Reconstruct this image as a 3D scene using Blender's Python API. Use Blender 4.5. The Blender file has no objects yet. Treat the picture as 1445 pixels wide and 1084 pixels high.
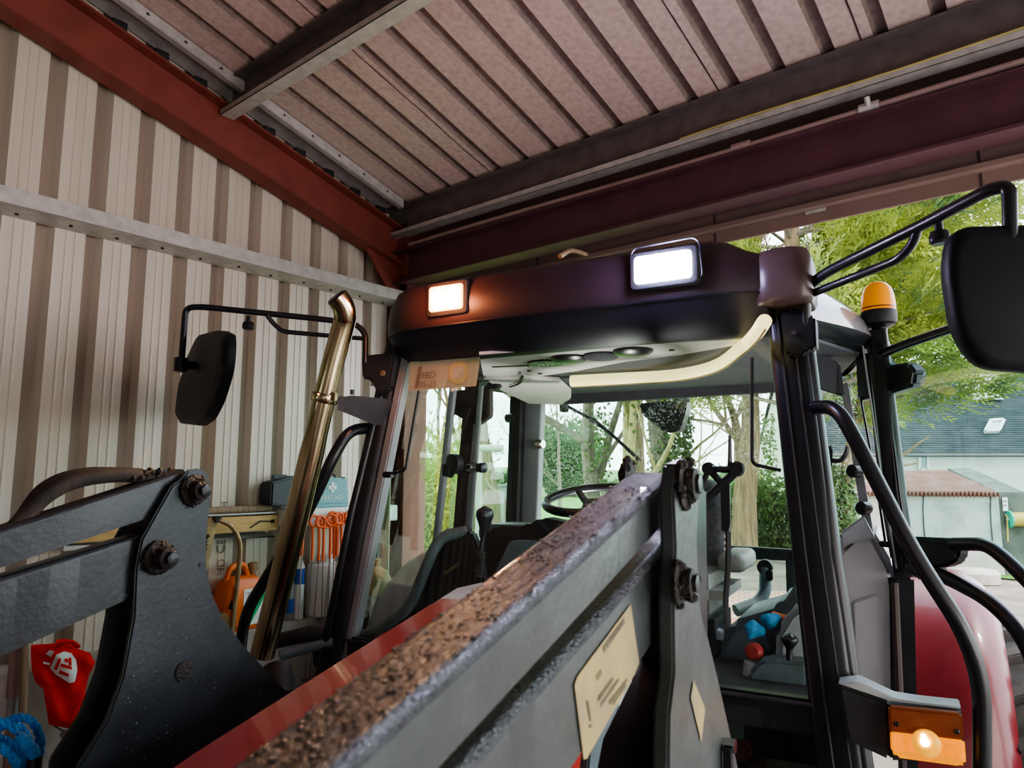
import bpy, bmesh, math, random
from mathutils import Vector, Matrix, noise
from mathutils.geometry import delaunay_2d_cdt
random.seed(7)
C = bpy.context.scene.collection
V3 = Vector

# ------------------------------------------------------------------ survey maths
# The photo was measured once: a 24 mm-equivalent phone held at 1.8 m, pitched up 7.3 deg.
FPX, CX, CY = 1002.0, 722.5, 542.0
PIT = math.atan(129 / 1002.0)
CP, SP = math.cos(PIT), math.sin(PIT)
EYE = 1.8
def ray(px, py):
    x = (px - CX) / FPX; y = (CY - py) / FPX
    return V3((x, CP - y * SP, SP + y * CP))
def at(px, py, Y):
    d = ray(px, py); return V3((0, 0, EYE)) + d * (Y / d.y)
TH = math.radians(28)
TO = V3((.2, 2.65, 0))                      # ground point under the cab front
TU = V3((math.cos(TH), -math.sin(TH), 0)); TV = V3((math.sin(TH), math.cos(TH), 0))
CAML = V3(((V3((0, 0, 0)) - TO).dot(TU), (V3((0, 0, 0)) - TO).dot(TV), EYE))
def rayl(px, py):
    d = ray(px, py); return V3((d.dot(TU), d.dot(TV), d.z))
def T(px, py, u=None, v=None, z=None):
    d = rayl(px, py)
    s = (u - CAML.x) / d.x if u is not None else (v - CAML.y) / d.y if v is not None else (z - EYE) / d.z
    return CAML + d * s
def TP(px, py, p0, n):
    d = rayl(px, py); return CAML + d * ((V3(p0) - CAML).dot(V3(n)) / d.dot(V3(n)))
G0 = V3((-.87, 4.93, 0)); GA = V3((.633, .774, 0)); GN = V3((.774, -.633, 0))
def W(s, o, z): return G0 + GA * s + GN * o + V3((0, 0, z))
def gw(px, py, off=0.0):
    d = ray(px, py); t = (G0.dot(GN) + off) / d.dot(GN)
    return V3((0, 0, EYE)) + d * t
def gs(px, py, off=0.0):
    p = gw(px, py, off); return ((p - G0).dot(GA), p.z)

# ------------------------------------------------------------------ materials
def mat(name, col, rough=.55, metal=0.0, var=.15, scale=6.0, bump=0.0, bscale=60.0, col2=None, coat=0.0,
        emit=None, es=0.0, spec=.5, stretch=None, lo=.35, hi=.65, detail=6.0):
    m = bpy.data.materials.new(name); m.use_nodes = True
    nt = m.node_tree; N = nt.nodes; L = nt.links
    b = N['Principled BSDF']
    b.inputs['Roughness'].default_value = rough; b.inputs['Metallic'].default_value = metal
    b.inputs['Specular IOR Level'].default_value = spec; b.inputs['Coat Weight'].default_value = coat
    tc = N.new('ShaderNodeTexCoord'); src = tc.outputs['Object']
    if stretch:
        mp = N.new('ShaderNodeMapping'); mp.inputs['Scale'].default_value = stretch
        L.new(src, mp.inputs['Vector']); src = mp.outputs['Vector']
    c = list(col)
    if var > 0 or col2:
        nz = N.new('ShaderNodeTexNoise'); nz.inputs['Scale'].default_value = scale; nz.inputs['Detail'].default_value = detail
        L.new(src, nz.inputs['Vector'])
        r = N.new('ShaderNodeValToRGB'); r.color_ramp.elements[0].position = lo; r.color_ramp.elements[1].position = hi
        a2 = col2 if col2 else [max(0, x * (1 - var)) for x in c]
        a1 = c if col2 else [min(1, x * (1 + var)) for x in c]
        r.color_ramp.elements[0].color = (*a2, 1); r.color_ramp.elements[1].color = (*a1, 1)
        L.new(nz.outputs['Fac'], r.inputs['Fac']); L.new(r.outputs['Color'], b.inputs['Base Color'])
    else:
        b.inputs['Base Color'].default_value = (*c, 1)
    if bump > 0:
        n2 = N.new('ShaderNodeTexNoise'); n2.inputs['Scale'].default_value = bscale; n2.inputs['Detail'].default_value = 5
        L.new(src, n2.inputs['Vector'])
        bp = N.new('ShaderNodeBump'); bp.inputs['Strength'].default_value = bump; bp.inputs['Distance'].default_value = .01
        L.new(n2.outputs['Fac'], bp.inputs['Height']); L.new(bp.outputs['Normal'], b.inputs['Normal'])
    if emit:
        b.inputs['Emission Color'].default_value = (*emit, 1); b.inputs['Emission Strength'].default_value = es
    return m

def glass(name, tint=(.85, .95, .92), gloss=.07, dirt=0.0, dcol=(.75, .8, .78), dscale=90.0, thr=.6):
    m = bpy.data.materials.new(name); m.use_nodes = True
    nt = m.node_tree; N = nt.nodes; L = nt.links
    N.remove(N['Principled BSDF']); out = N['Material Output']
    tr = N.new('ShaderNodeBsdfTransparent'); tr.inputs['Color'].default_value = (*tint, 1)
    gl = N.new('ShaderNodeBsdfGlossy'); gl.inputs['Roughness'].default_value = .02
    lw = N.new('ShaderNodeLayerWeight'); lw.inputs['Blend'].default_value = .35
    mr = N.new('ShaderNodeMapRange'); mr.inputs['To Min'].default_value = gloss * .6; mr.inputs['To Max'].default_value = gloss * 4
    L.new(lw.outputs['Facing'], mr.inputs['Value'])
    mx = N.new('ShaderNodeMixShader'); L.new(mr.outputs['Result'], mx.inputs['Fac'])
    L.new(tr.outputs[0], mx.inputs[1]); L.new(gl.outputs[0], mx.inputs[2])
    last = mx
    if dirt > 0:
        tc = N.new('ShaderNodeTexCoord')
        nz = N.new('ShaderNodeTexNoise'); nz.inputs['Scale'].default_value = dscale; nz.inputs['Detail'].default_value = 3
        L.new(tc.outputs['Object'], nz.inputs['Vector'])
        n3 = N.new('ShaderNodeTexNoise'); n3.inputs['Scale'].default_value = 3.0
        L.new(tc.outputs['Object'], n3.inputs['Vector'])
        mm = N.new('ShaderNodeMath'); mm.operation = 'MULTIPLY'
        L.new(nz.outputs['Fac'], mm.inputs[0]); 
        r3 = N.new('ShaderNodeMapRange'); r3.inputs['From Min'].default_value = .35; r3.inputs['From Max'].default_value = .6
        r3.inputs['To Min'].default_value = .85; r3.inputs['To Max'].default_value = 1.12
        L.new(n3.outputs['Fac'], r3.inputs['Value']); L.new(r3.outputs['Result'], mm.inputs[1])
        r = N.new('ShaderNodeValToRGB'); r.color_ramp.elements[0].position = thr; r.color_ramp.elements[1].position = thr + .06
        r.color_ramp.elements[0].color = (0, 0, 0, 1); r.color_ramp.elements[1].color = (dirt, dirt, dirt, 1)
        L.new(mm.outputs[0], r.inputs['Fac'])
        tl = N.new('ShaderNodeBsdfTranslucent'); tl.inputs['Color'].default_value = (*dcol, 1)
        m2 = N.new('ShaderNodeMixShader'); L.new(r.outputs['Color'], m2.inputs['Fac'])
        L.new(mx.outputs[0], m2.inputs[1]); L.new(tl.outputs[0], m2.inputs[2]); last = m2
    L.new(last.outputs[0], out.inputs['Surface'])
    return m

def leafmat(name, col, col2, scale=3.0, trans=.35):
    m = mat(name, col, rough=.6, col2=col2, scale=scale, spec=.25)
    nt = m.node_tree; N = nt.nodes; L = nt.links; b = N['Principled BSDF']; out = N['Material Output']
    t = N.new('ShaderNodeBsdfTranslucent')
    src = b.inputs['Base Color'].links[0].from_socket
    L.new(src, t.inputs['Color'])
    mx = N.new('ShaderNodeMixShader'); mx.inputs['Fac'].default_value = trans
    L.new(b.outputs[0], mx.inputs[1]); L.new(t.outputs[0], mx.inputs[2]); L.new(mx.outputs[0], out.inputs['Surface'])
    return m

M = {}
M['clad'] = mat('painted_cladding', (.62, .55, .47), rough=.42, var=.06, scale=2.5, stretch=(6, 6, .3))
M['clad_shade'] = mat('cladding_channel_shade', (.30, .235, .185), rough=.6, var=.10, scale=3, stretch=(6, 6, .3))  # cladding colour darkened to paint the shade inside the rib channels
M['fleece'] = mat('roof_fleece', (.66, .51, .47), rough=.95, col2=(.52, .39, .36), scale=34, bump=.25, bscale=160, lo=.3, hi=.6)
M['fleece_shade'] = mat('roof_fleece_groove_shade', (.27, .20, .18), rough=.95, var=.15, scale=30)  # same fleece, darkened to paint the shade in the grooves
M['seam'] = mat('roof_seam', (.05, .035, .035), rough=.9, var=0)
M['galv'] = mat('galvanised_steel', (.52, .50, .48), rough=.5, metal=.2, var=.12, scale=18)
M['galv_dark'] = mat('dark_shaded_galvanised', (.17, .145, .14), rough=.6, metal=.25, var=.15, scale=12)  # galvanised grey darkened as painted shade on purlin webs; also the round disc
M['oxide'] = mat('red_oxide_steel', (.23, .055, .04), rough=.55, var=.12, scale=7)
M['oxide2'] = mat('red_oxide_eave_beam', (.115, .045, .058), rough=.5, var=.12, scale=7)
M['lintel'] = mat('brown_cladding', (.26, .17, .15), rough=.6, var=.08, scale=5)
M['conc'] = mat('rough_concrete', (.42, .38, .33), rough=.9, var=.18, scale=4, bump=.3, bscale=40)
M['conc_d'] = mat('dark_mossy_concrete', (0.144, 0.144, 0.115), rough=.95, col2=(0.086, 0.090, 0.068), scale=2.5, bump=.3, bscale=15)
M['conc2'] = mat('concrete_floor', (.30, .28, .26), rough=.85, var=.2, scale=3, bump=.2, bscale=30)
M['loader'] = mat('loader_black_paint', (.021, .026, .030), rough=.36, var=.3, scale=9, bump=.08, bscale=90)
M['loader_grey'] = mat('loader_worn_paint', (.048, .056, .057), rough=.38, var=.25, scale=10, bump=.12, bscale=70)
M['mud'] = mat('wet_mud', (.032, .019, .012), rough=.27, col2=(.010, .007, .005), scale=38, bump=1.0, bscale=170, spec=.8, coat=.3)
M['drop'] = mat('water_bead', (.05, .035, .02), rough=.04, var=0, spec=1.0, coat=1.0)
M['weld'] = mat('beaded_wet_paint', (.055, .06, .072), rough=.22, var=.3, scale=30, bump=.9, bscale=230, spec=.9)
M['rust'] = mat('greasy_rust', (.032, .024, .020), rough=.6, col2=(.012, .01, .009), scale=60, bump=.9, bscale=110)
M['hose'] = mat('dusty_hose', (.055, .04, .03), rough=.8, col2=(.025, .02, .018), scale=15, bump=.3)
M['red'] = mat('tractor_red', (.34, .035, .030), rough=.26, var=.1, scale=5, coat=.4)
M['redf'] = mat('fender_red', (.15, .009, .014), rough=.36, var=.12, scale=6, coat=.25)
M['capgrey'] = mat('faded_bonnet_cap', (.40, .44, .43), rough=.4, var=.15, scale=12)
M['blk'] = mat('satin_black', (.012, .012, .016), rough=.32, var=.2, scale=8)
M['blkm'] = mat('matt_black_plastic', (.022, .021, .024), rough=.6, var=.2, scale=14, bump=.08, bscale=300)
M['navy'] = mat('roof_visor_paint', (.028, .014, .018), rough=.42, var=.12, scale=5)
M['navy2'] = mat('roof_visor_lower', (.014, .013, .022), rough=.45, var=.12, scale=5)
M['roofside'] = mat('roof_side_gloss', (.30, .27, .29), rough=.16, var=.08, scale=6, coat=.6)
M['rooftop'] = mat('roof_top_grimy', (.06, .05, .055), rough=.5, col2=(.02, .018, .02), scale=14)
M['liner'] = mat('headliner_grey', (.66, .61, .60), rough=.8, var=.06, scale=12)
M['linerd'] = mat('headliner_dark', (.07, .068, .085), rough=.8, var=.1, scale=12)
M['trim'] = mat('grey_cab_trim', (.30, .31, .33), rough=.45, var=.08, scale=10)
M['panel'] = mat('silver_cab_panel', (.40, .40, .41), rough=.33, var=.10, scale=4, metal=.15)
M['browntrim'] = mat('brown_pillar_trim', (.045, .030, .026), rough=.6, var=.1, scale=10)
M['strip'] = mat('strip_daylight_glow', (.85, .76, .42), rough=.4, col2=(.70, .58, .26), scale=7, emit=(.95, .80, .36), es=.7)  # emission stands in for sky light coming through the roof glass
M['steel'] = mat('stainless_exhaust', (.48, .40, .27), rough=.2, metal=1.0, col2=(.30, .23, .14), scale=5, stretch=(3, 3, .5))
M['chrome'] = mat('chrome', (.7, .7, .7), rough=.12, metal=1.0, var=0)
M['mirror'] = mat('mirror_shell', (.008, .009, .014), rough=.55, var=.2, scale=7, spec=.25)
M['silver'] = mat('mirror_glass', (.8, .8, .8), rough=.02, metal=1.0, var=0)
M['seatc'] = mat('seat_cloth', (.075, .075, .085), rough=.95, var=.3, scale=50, bump=.2, bscale=200)
M['seatg'] = mat('seat_grey_vinyl', (.20, .20, .185), rough=.55, var=.1, scale=12)
M['tealg'] = mat('cab_console_teal', (.10, .135, .15), rough=.5, var=.15, scale=9)
M['console'] = mat('cab_console_grey', (.30, .335, .34), rough=.5, var=.1, scale=9)
M['bluecloth'] = mat('blue_cloth', (.05, .30, .55), rough=.9, var=.25, scale=18, bump=.3, bscale=90)
M['orange'] = mat('orange_plastic', (.75, .16, .02), rough=.4, var=.08, scale=12)
M['orangep'] = mat('orange_post_plastic', (.78, .13, .03), rough=.45, var=.1, scale=20)
M['yellow'] = mat('yellow_sticker', (.85, .60, .02), rough=.5, var=.04)
M['decal'] = mat('faded_yellow_decal', (.40, .30, .12), rough=.5, col2=(.27, .22, .12), scale=16)
M['decalink'] = mat('faded_decal_ink', (.13, .11, .06), rough=.6, var=.3, scale=40)
M['ink'] = mat('printed_ink', (.05, .05, .05), rough=.7, var=0)
M['paper'] = mat('sun_bleached_paper', (.37, .37, .27), rough=.7, var=.06, scale=9)
M['paperg'] = mat('paper_seal_print', (.45, .38, .18), rough=.7, var=.1)
M['inkgrey'] = mat('stencil_ink', (.22, .19, .17), rough=.8, var=.2, scale=40)
M['inksoft'] = mat('faded_paper_ink', (.20, .17, .12), rough=.7, var=0)
M['white'] = mat('white_plastic', (.78, .78, .76), rough=.45, var=.05, scale=8)
M['board'] = mat('white_shelf_board', (.74, .72, .69), rough=.5, var=.05, scale=8)
M['timber'] = mat('pale_timber', (.62, .42, .18), rough=.65, col2=(.50, .32, .13), scale=3, stretch=(2, 2, 30))
M['oldwood'] = mat('weathered_wood', (.36, .27, .19), rough=.8, col2=(.22, .16, .11), scale=6, stretch=(12, 12, .8))
M['faid'] = mat('green_first_aid_plastic', (.17, .36, .40), rough=.4, var=.05)
M['tee'] = mat('red_jersey_cloth', (.80, .022, .012), rough=.85, var=.12, scale=14, bump=.2, bscale=60)
M['rope'] = mat('blue_polyrope', (.02, .36, .95), rough=.45, col2=(.012, .22, .70), scale=40)
M['sawtube'] = mat('worn_saw_frame', (.42, .30, .16), rough=.5, metal=.4, col2=(.26, .17, .10), scale=25)
M['wire'] = mat('steel_rod', (.34, .25, .22), rough=.4, metal=.7, var=.1)
M['green'] = mat('green_label', (.03, .38, .13), rough=.5, var=.05)
M['bluel'] = mat('blue_label', (.03, .11, .45), rough=.5, var=.05)
M['amber'] = mat('amber_dome', (.80, .27, .005), rough=.25, var=.1, scale=20, emit=(1, .38, .01), es=.12)
M['amberd'] = mat('amber_reflector', (.14, .036, .010), rough=.35, var=.15, scale=30, emit=(.5, .09, .01), es=.04)
M['amberl'] = mat('lit_amber_lens', (.70, .27, .008), rough=.3, var=.2, scale=40, emit=(1, .33, .0), es=.34)
M['bulb'] = mat('lit_indicator_bulb', (.8, .40, .03), rough=.3, var=0, emit=(1, .42, .02), es=.32)
M['filament'] = mat('lit_filament', (1, .9, .6), rough=.3, var=0, emit=(1, .80, .35), es=8.0)
M['halo'] = mat('lit_halogen', (1, .8, .5), rough=.3, var=0, emit=(1, .80, .48), es=30.0)
M['halol'] = mat('lit_halogen_lens', (1, .5, .2), rough=.3, var=0, emit=(1, .42, .12), es=2.4)
M['led'] = mat('lit_led', (1, 1, 1), rough=.3, var=0, emit=(.90, .93, 1), es=26.0)
M['redknob'] = mat('red_knob', (.35, .03, .03), rough=.4, var=.05)
M['tyre'] = mat('tyre_rubber', (.03, .029, .028), rough=.8, col2=(.06, .052, .045), scale=9, bump=.2, bscale=50)
M['wall_h'] = mat('pale_render', (0.475, 0.490, 0.418), rough=.9, var=.06, scale=.8)
M['wall_s'] = mat('mossy_render', (0.446, 0.461, 0.403), rough=.95, col2=(0.288, 0.302, 0.245), scale=1.2, bump=.3, bscale=12, lo=.3, hi=.55)
M['slate'] = mat('blue_slate', (0.054, 0.063, 0.066), rough=.85, col2=(0.032, 0.042, 0.043), scale=1.1, bump=.5, bscale=6, stretch=(1, 1, 5), spec=.12)
M['tin'] = mat('red_corrugated_tin', (0.317, 0.137, 0.094), rough=.6, col2=(0.396, 0.238, 0.187), scale=2)
M['frame_w'] = mat('white_window_frame', (0.518, 0.533, 0.518), rough=.5, var=0)
M['pane'] = mat('dark_window_pane', (.16, .23, .24), rough=.08, var=0)
M['skypane'] = mat('skylight_pane', (0.396, 0.475, 0.518), rough=.05, var=0)
M['trough'] = mat('galvanised_box', (.34, .38, .37), rough=.5, metal=.3, col2=(.24, .27, .26), scale=3)
M['rustpatch'] = mat('rust_streak', (.22, .12, .08), rough=.8, var=.3, scale=20)
M['bark'] = mat('fibrous_bark', (.27, .19, .10), rough=.9, col2=(.13, .09, .05), scale=3, bump=.6, bscale=9, stretch=(5, 5, .6))
M['barkd'] = mat('grey_bark', (.19, .17, .12), rough=.9, col2=(.11, .10, .07), scale=4, bump=.5, bscale=14, stretch=(3, 3, .8))
M['barky'] = mat('lichen_bark', (.45, .40, .17), rough=.9, col2=(.27, .23, .11), scale=4)
M['cypress'] = leafmat('cypress_needles', (.38, .43, .075), (.065, .12, .04), scale=1.3, trans=.42)
M['cypressd'] = leafmat('dark_needles', (.13, .23, .07), (.05, .10, .045), scale=1.2, trans=.35)
M['ivy'] = leafmat('ivy_leaves', (.13, .20, .06), (.06, .10, .04), scale=5)
M['willow'] = leafmat('willow_leaves', (.42, .44, .10), (.24, .30, .08), scale=2, trans=.45)
M['hedgel'] = leafmat('hedge_leaves', (.12, .22, .09), (.07, .13, .055), scale=4)
M['grass'] = mat('mown_grass', (.085, .27, .02), rough=.95, col2=(.055, .18, .02), scale=.35, bump=.3, bscale=9)
M['hill'] = mat('far_pasture', (0.122, 0.216, 0.058), rough=1, col2=(0.079, 0.144, 0.050), scale=.03)
M['blade'] = leafmat('tall_grass', (.22, .42, .05), (.13, .30, .04), scale=2, trans=.5)
M['yard'] = mat('gritty_yard', (.23, .19, .155), rough=.95, col2=(.13, .115, .08), scale=1.4, bump=.35, bscale=14)
M['pave'] = mat('red_paving', (0.331, 0.144, 0.108), rough=.9, var=.15, scale=2)
M['stone'] = mat('garden_stone', (0.360, 0.331, 0.238), rough=.95, col2=(0.216, 0.216, 0.144), scale=3, bump=.6, bscale=8)
M['bluetub'] = mat('blue_tub_plastic', (.02, .25, .62), rough=.4, var=.05)
M['reel'] = mat('green_reel_plastic', (.03, .50, .36), rough=.4, var=.05)
M['hosey'] = mat('yellow_garden_hose', (.60, .40, .10), rough=.5, var=.1, scale=30)
M['pipeg'] = mat('grey_post_paint', (.52, .52, .47), rough=.6, var=.1)
M['pinkpipe'] = mat('dusty_conduit', (.36, .24, .23), rough=.6, var=.1)
M['cordy'] = mat('yellow_cord', (.50, .42, .14), rough=.6, var=.05)
M['sack'] = mat('brown_sack', (.36, .22, .10), rough=.9, var=.2, scale=8)
M['news'] = mat('crumpled_paper', (.50, .56, .48), rough=.8, col2=(.30, .36, .30), scale=22)
M['tealc'] = mat('teal_cloth', (.06, .30, .34), rough=.9, var=.15, scale=14)
M['jerrydark'] = mat('dark_can', (.05, .05, .06), rough=.5, var=.1)

def brick_mat():
    m = bpy.data.materials.new('red_brick_paving'); m.use_nodes = True
    N = m.node_tree.nodes; L = m.node_tree.links; b = N['Principled BSDF']; b.inputs['Roughness'].default_value = .9
    tc = N.new('ShaderNodeTexCoord'); br = N.new('ShaderNodeTexBrick')
    br.inputs['Color1'].default_value = (.33, .12, .075, 1); br.inputs['Color2'].default_value = (.24, .10, .07, 1)
    br.inputs['Mortar'].default_value = (.52, .42, .34, 1); br.inputs['Scale'].default_value = 2.2; br.inputs['Mortar Size'].default_value = .035
    L.new(tc.outputs['Object'], br.inputs['Vector']); L.new(br.outputs['Color'], b.inputs['Base Color'])
    return m
M['brick'] = brick_mat()
M['glass_w'] = glass('windscreen_glass', (.90, .97, .93), .05)
M['glass_g'] = glass('green_side_glass', (.66, .95, .80), .06)
M['glass_r'] = glass('rain_spotted_rear_glass', (.86, .98, .90), .05, dirt=.24, dcol=(.80, .86, .78), dscale=150, thr=.60)
M['glass_d'] = glass('door_glass', (.70, .93, .90), .06)
M['glass_low'] = glass('lower_screen_glass', (.30, .36, .33), .12)

# ------------------------------------------------------------------ mesh builder
class MB:
    def __init__(s): s.v = []; s.f = []; s.mi = []; s.mats = []
    def m(s, mt):
        if mt not in s.mats: s.mats.append(mt)
        return s.mats.index(mt)
    def add(s, vs, fs, mt):
        b = len(s.v); k = s.m(mt); s.v.extend([tuple(x) for x in vs])
        for f in fs: s.f.append(tuple(b + i for i in f)); s.mi.append(k)
        return s
    def bm(s, bm, mt):
        bm.verts.index_update(); s.add([v.co.copy() for v in bm.verts], [[v.index for v in f.verts] for f in bm.faces], mt); bm.free(); return s
    def hexa(s, p, mt, bevel=0.0, seg=2):
        bm = bmesh.new(); vs = [bm.verts.new(x) for x in p]
        for f in ((0, 3, 2, 1), (4, 5, 6, 7), (0, 1, 5, 4), (1, 2, 6, 5), (2, 3, 7, 6), (3, 0, 4, 7)): bm.faces.new([vs[i] for i in f])
        bmesh.ops.recalc_face_normals(bm, faces=bm.faces)
        if bevel > 0: bmesh.ops.bevel(bm, geom=list(bm.edges), offset=bevel, segments=seg, affect='EDGES', clamp_overlap=True)
        return s.bm(bm, mt)
    def box(s, c, d, mt, bevel=0.0, ax=None, seg=2):
        c = V3(c); X, Y, Z = ax if ax else (V3((1, 0, 0)), V3((0, 1, 0)), V3((0, 0, 1)))
        hx, hy, hz = X * d[0] / 2, Y * d[1] / 2, Z * d[2] / 2
        return s.hexa([c - hx - hy - hz, c + hx - hy - hz, c + hx + hy - hz, c - hx + hy - hz,
                       c - hx - hy + hz, c + hx - hy + hz, c + hx + hy + hz, c - hx + hy + hz], mt, bevel, seg)
    def beam(s, a, b, w, h, mt, up=V3((0, 0, 1)), bevel=0.0):
        a = V3(a); b = V3(b); d = (b - a).normalized(); sx = d.cross(up).normalized(); sz = sx.cross(d).normalized()
        return s.box((a + b) / 2, (w, (b - a).length, h), mt, bevel, (sx, d, sz))
    def prism(s, pts, vec, mt, bevel=0.0, seg=2):
        bm = bmesh.new(); vec = V3(vec); n = len(pts)
        a = [bm.verts.new(V3(p)) for p in pts]; b = [bm.verts.new(V3(p) + vec) for p in pts]
        bm.faces.new(a[::-1]); bm.faces.new(b)
        for i in range(n): bm.faces.new((a[i], a[(i + 1) % n], b[(i + 1) % n], b[i]))
        bmesh.ops.recalc_face_normals(bm, faces=bm.faces)
        if bevel > 0: bmesh.ops.bevel(bm, geom=list(bm.edges), offset=bevel, segments=seg, affect='EDGES', clamp_overlap=True)
        bmesh.ops.triangulate(bm, faces=[f for f in bm.faces if len(f.verts) > 4])
        return s.bm(bm, mt)
    def poly(s, pts, mt):
        return s.add(pts, [list(range(len(pts)))], mt)
    def tube(s, path, r, mt, n=12, closed=False, flat=None):
        path = [V3(p) for p in path]; k = len(path)
        rs = r if isinstance(r, (list, tuple)) else [r] * k
        tans = []
        for i in range(k):
            if closed: t = path[(i + 1) % k] - path[i - 1]
            else: t = path[min(i + 1, k - 1)] - path[max(i - 1, 0)]
            tans.append(t.normalized() if t.length > 1e-9 else V3((0, 0, 1)))
        ref = V3((0, 0, 1)) if abs(tans[0].z) < .9 else V3((1, 0, 0))
        nx = tans[0].cross(ref).normalized(); vs = []; fs = []
        for i in range(k):
            t = tans[i]; nx = (nx - t * nx.dot(t)); nx = nx.normalized() if nx.length > 1e-6 else t.orthogonal().normalized()
            ny = t.cross(nx)
            for j in range(n):
                a = 2 * math.pi * j / n
                vs.append(path[i] + nx * (math.cos(a) * rs[i]) + ny * (math.sin(a) * rs[i] * (flat or 1)))
        for i in range(k if closed else k - 1):
            i2 = (i + 1) % k
            for j in range(n): fs.append((i * n + j, i * n + (j + 1) % n, i2 * n + (j + 1) % n, i2 * n + j))
        if not closed: fs.append(list(range(n))[::-1]); fs.append([(k - 1) * n + j for j in range(n)])
        return s.add(vs, fs, mt)
    def lathe(s, prof, o, ax, mt, n=24):
        o = V3(o); ax = V3(ax).normalized(); X = ax.orthogonal().normalized(); Y = ax.cross(X); vs = []; fs = []
        for r, h in prof:
            for j in range(n):
                a = 2 * math.pi * j / n; vs.append(o + ax * h + X * (math.cos(a) * r) + Y * (math.sin(a) * r))
        for i in range(len(prof) - 1):
            for j in range(n): fs.append((i * n + j, i * n + (j + 1) % n, (i + 1) * n + (j + 1) % n, (i + 1) * n + j))
        fs.append(list(range(n))[::-1]); fs.append([(len(prof) - 1) * n + j for j in range(n)])
        return s.add(vs, fs, mt)
    def loft(s, rings, mt, caps=True, closed=True):
        n = len(rings[0]); vs = [p for r in rings for p in r]; fs = []
        for i in range(len(rings) - 1):
            for j in range(n if closed else n - 1): fs.append((i * n + j, i * n + (j + 1) % n, (i + 1) * n + (j + 1) % n, (i + 1) * n + j))
        if caps: fs.append(list(range(n))[::-1]); fs.append([(len(rings) - 1) * n + j for j in range(n)])
        return s.add(vs, fs, mt)
    def build(s, name, parent=None, smooth=40, recalc=False):
        me = bpy.data.meshes.new(name); me.from_pydata(s.v, [], s.f)
        for m_ in s.mats: me.materials.append(m_)
        me.polygons.foreach_set('material_index', s.mi)
        if recalc:
            bm = bmesh.new(); bm.from_mesh(me); bmesh.ops.recalc_face_normals(bm, faces=bm.faces); bm.to_mesh(me); bm.free()
        if smooth:
            me.polygons.foreach_set('use_smooth', [True] * len(me.polygons))
            me.set_sharp_from_angle(angle=math.radians(smooth))
        me.update()
        o = bpy.data.objects.new(name, me); C.objects.link(o)
        if parent: o.parent = parent
        return o

def tag(o, label, cat, group=None, kind=None):
    o['label'] = label; o['category'] = cat
    if group: o['group'] = group
    if kind: o['kind'] = kind
    return o
def struct(o):
    o['kind'] = 'structure'; return o
def thing(name, loc, label, cat, rz=0, group=None):
    o = bpy.data.objects.new(name, None); C.objects.link(o); o.location = loc; o.rotation_euler = (0, 0, rz)
    return tag(o, label, cat, group)
def lab(o, text): o['label'] = text; return o
def fillet(pts, r, seg=6):
    pts = [V3(p) for p in pts]; out = [pts[0]]
    for i in range(1, len(pts) - 1):
        a, b, c = pts[i - 1], pts[i], pts[i + 1]
        d1 = (a - b); d2 = (c - b); rr = min(r, d1.length * .49, d2.length * .49)
        p1 = b + d1.normalized() * rr; p2 = b + d2.normalized() * rr
        for k in range(seg + 1):
            t = k / seg; out.append(p1 * (1 - t) ** 2 + b * 2 * t * (1 - t) + p2 * t ** 2)
    out.append(pts[-1]); return out
def spline(pts, n=6):
    pts = [V3(p) for p in pts]; q = [pts[0] * 2 - pts[1]] + pts + [pts[-1] * 2 - pts[-2]]; out = []
    for i in range(1, len(q) - 2):
        for k in range(n):
            t = k / n; a, b, c, d = q[i - 1:i + 3]
            out.append(.5 * ((2 * b) + (c - a) * t + (2 * a - 5 * b + 4 * c - d) * t * t + (3 * b - a - 3 * c + d) * t ** 3))
    out.append(pts[-1]); return out
def rrect(w, h, r, n=5):
    out = []
    for cx, cy, a0 in ((w / 2 - r, h / 2 - r, 0), (-w / 2 + r, h / 2 - r, 90), (-w / 2 + r, -h / 2 + r, 180), (w / 2 - r, -h / 2 + r, 270)):
        for k in range(n + 1):
            a = math.radians(a0 + 90 * k / n); out.append((cx + r * math.cos(a), cy + r * math.sin(a)))
    return out
def sheet(poly, to3, step, disp, mt, thick=.0, mb=None):
    """A filled outline (2-D poly) with interior points, pushed out by disp(x,y,dist)."""
    mb = mb or MB(); P = [V3((p[0], p[1])) for p in poly]; n = len(P)
    x0, x1 = min(p[0] for p in poly), max(p[0] for p in poly); y0, y1 = min(p[1] for p in poly), max(p[1] for p in poly)
    def inside(x, y):
        c = False
        for i in range(n):
            a, b = P[i], P[i - 1]
            if (a.y > y) != (b.y > y) and x < (b.x - a.x) * (y - a.y) / (b.y - a.y) + a.x: c = not c
        return c
    def dist(x, y):
        m = 1e9; q = V3((x, y))
        for i in range(n):
            a, b = P[i - 1], P[i]; d = b - a; t = max(0, min(1, (q - a).dot(d) / max(d.length_squared, 1e-12))); m = min(m, (q - a - d * t).length)
        return m
    pts = []
    for i in range(n):
        a, b = P[i], P[(i + 1) % n]; k = max(1, int((b - a).length / step))
        for j in range(k): pts.append(a + (b - a) * j / k)
    nb = len(pts); ed = [(i, (i + 1) % nb) for i in range(nb)]
    yy = y0
    while yy < y1:
        xx = x0
        while xx < x1:
            if inside(xx, yy) and dist(xx, yy) > step * .45: pts.append(V3((xx, yy)))
            xx += step
        yy += step
    vs, _, fs, *_r = delaunay_2d_cdt([V3((p.x, p.y)) for p in pts], ed, [list(range(nb))], 1, 1e-6)
    return mb.add([to3(p.x, p.y, disp(p.x, p.y, dist(p.x, p.y))) for p in vs], [list(f) for f in fs], mt)
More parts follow.
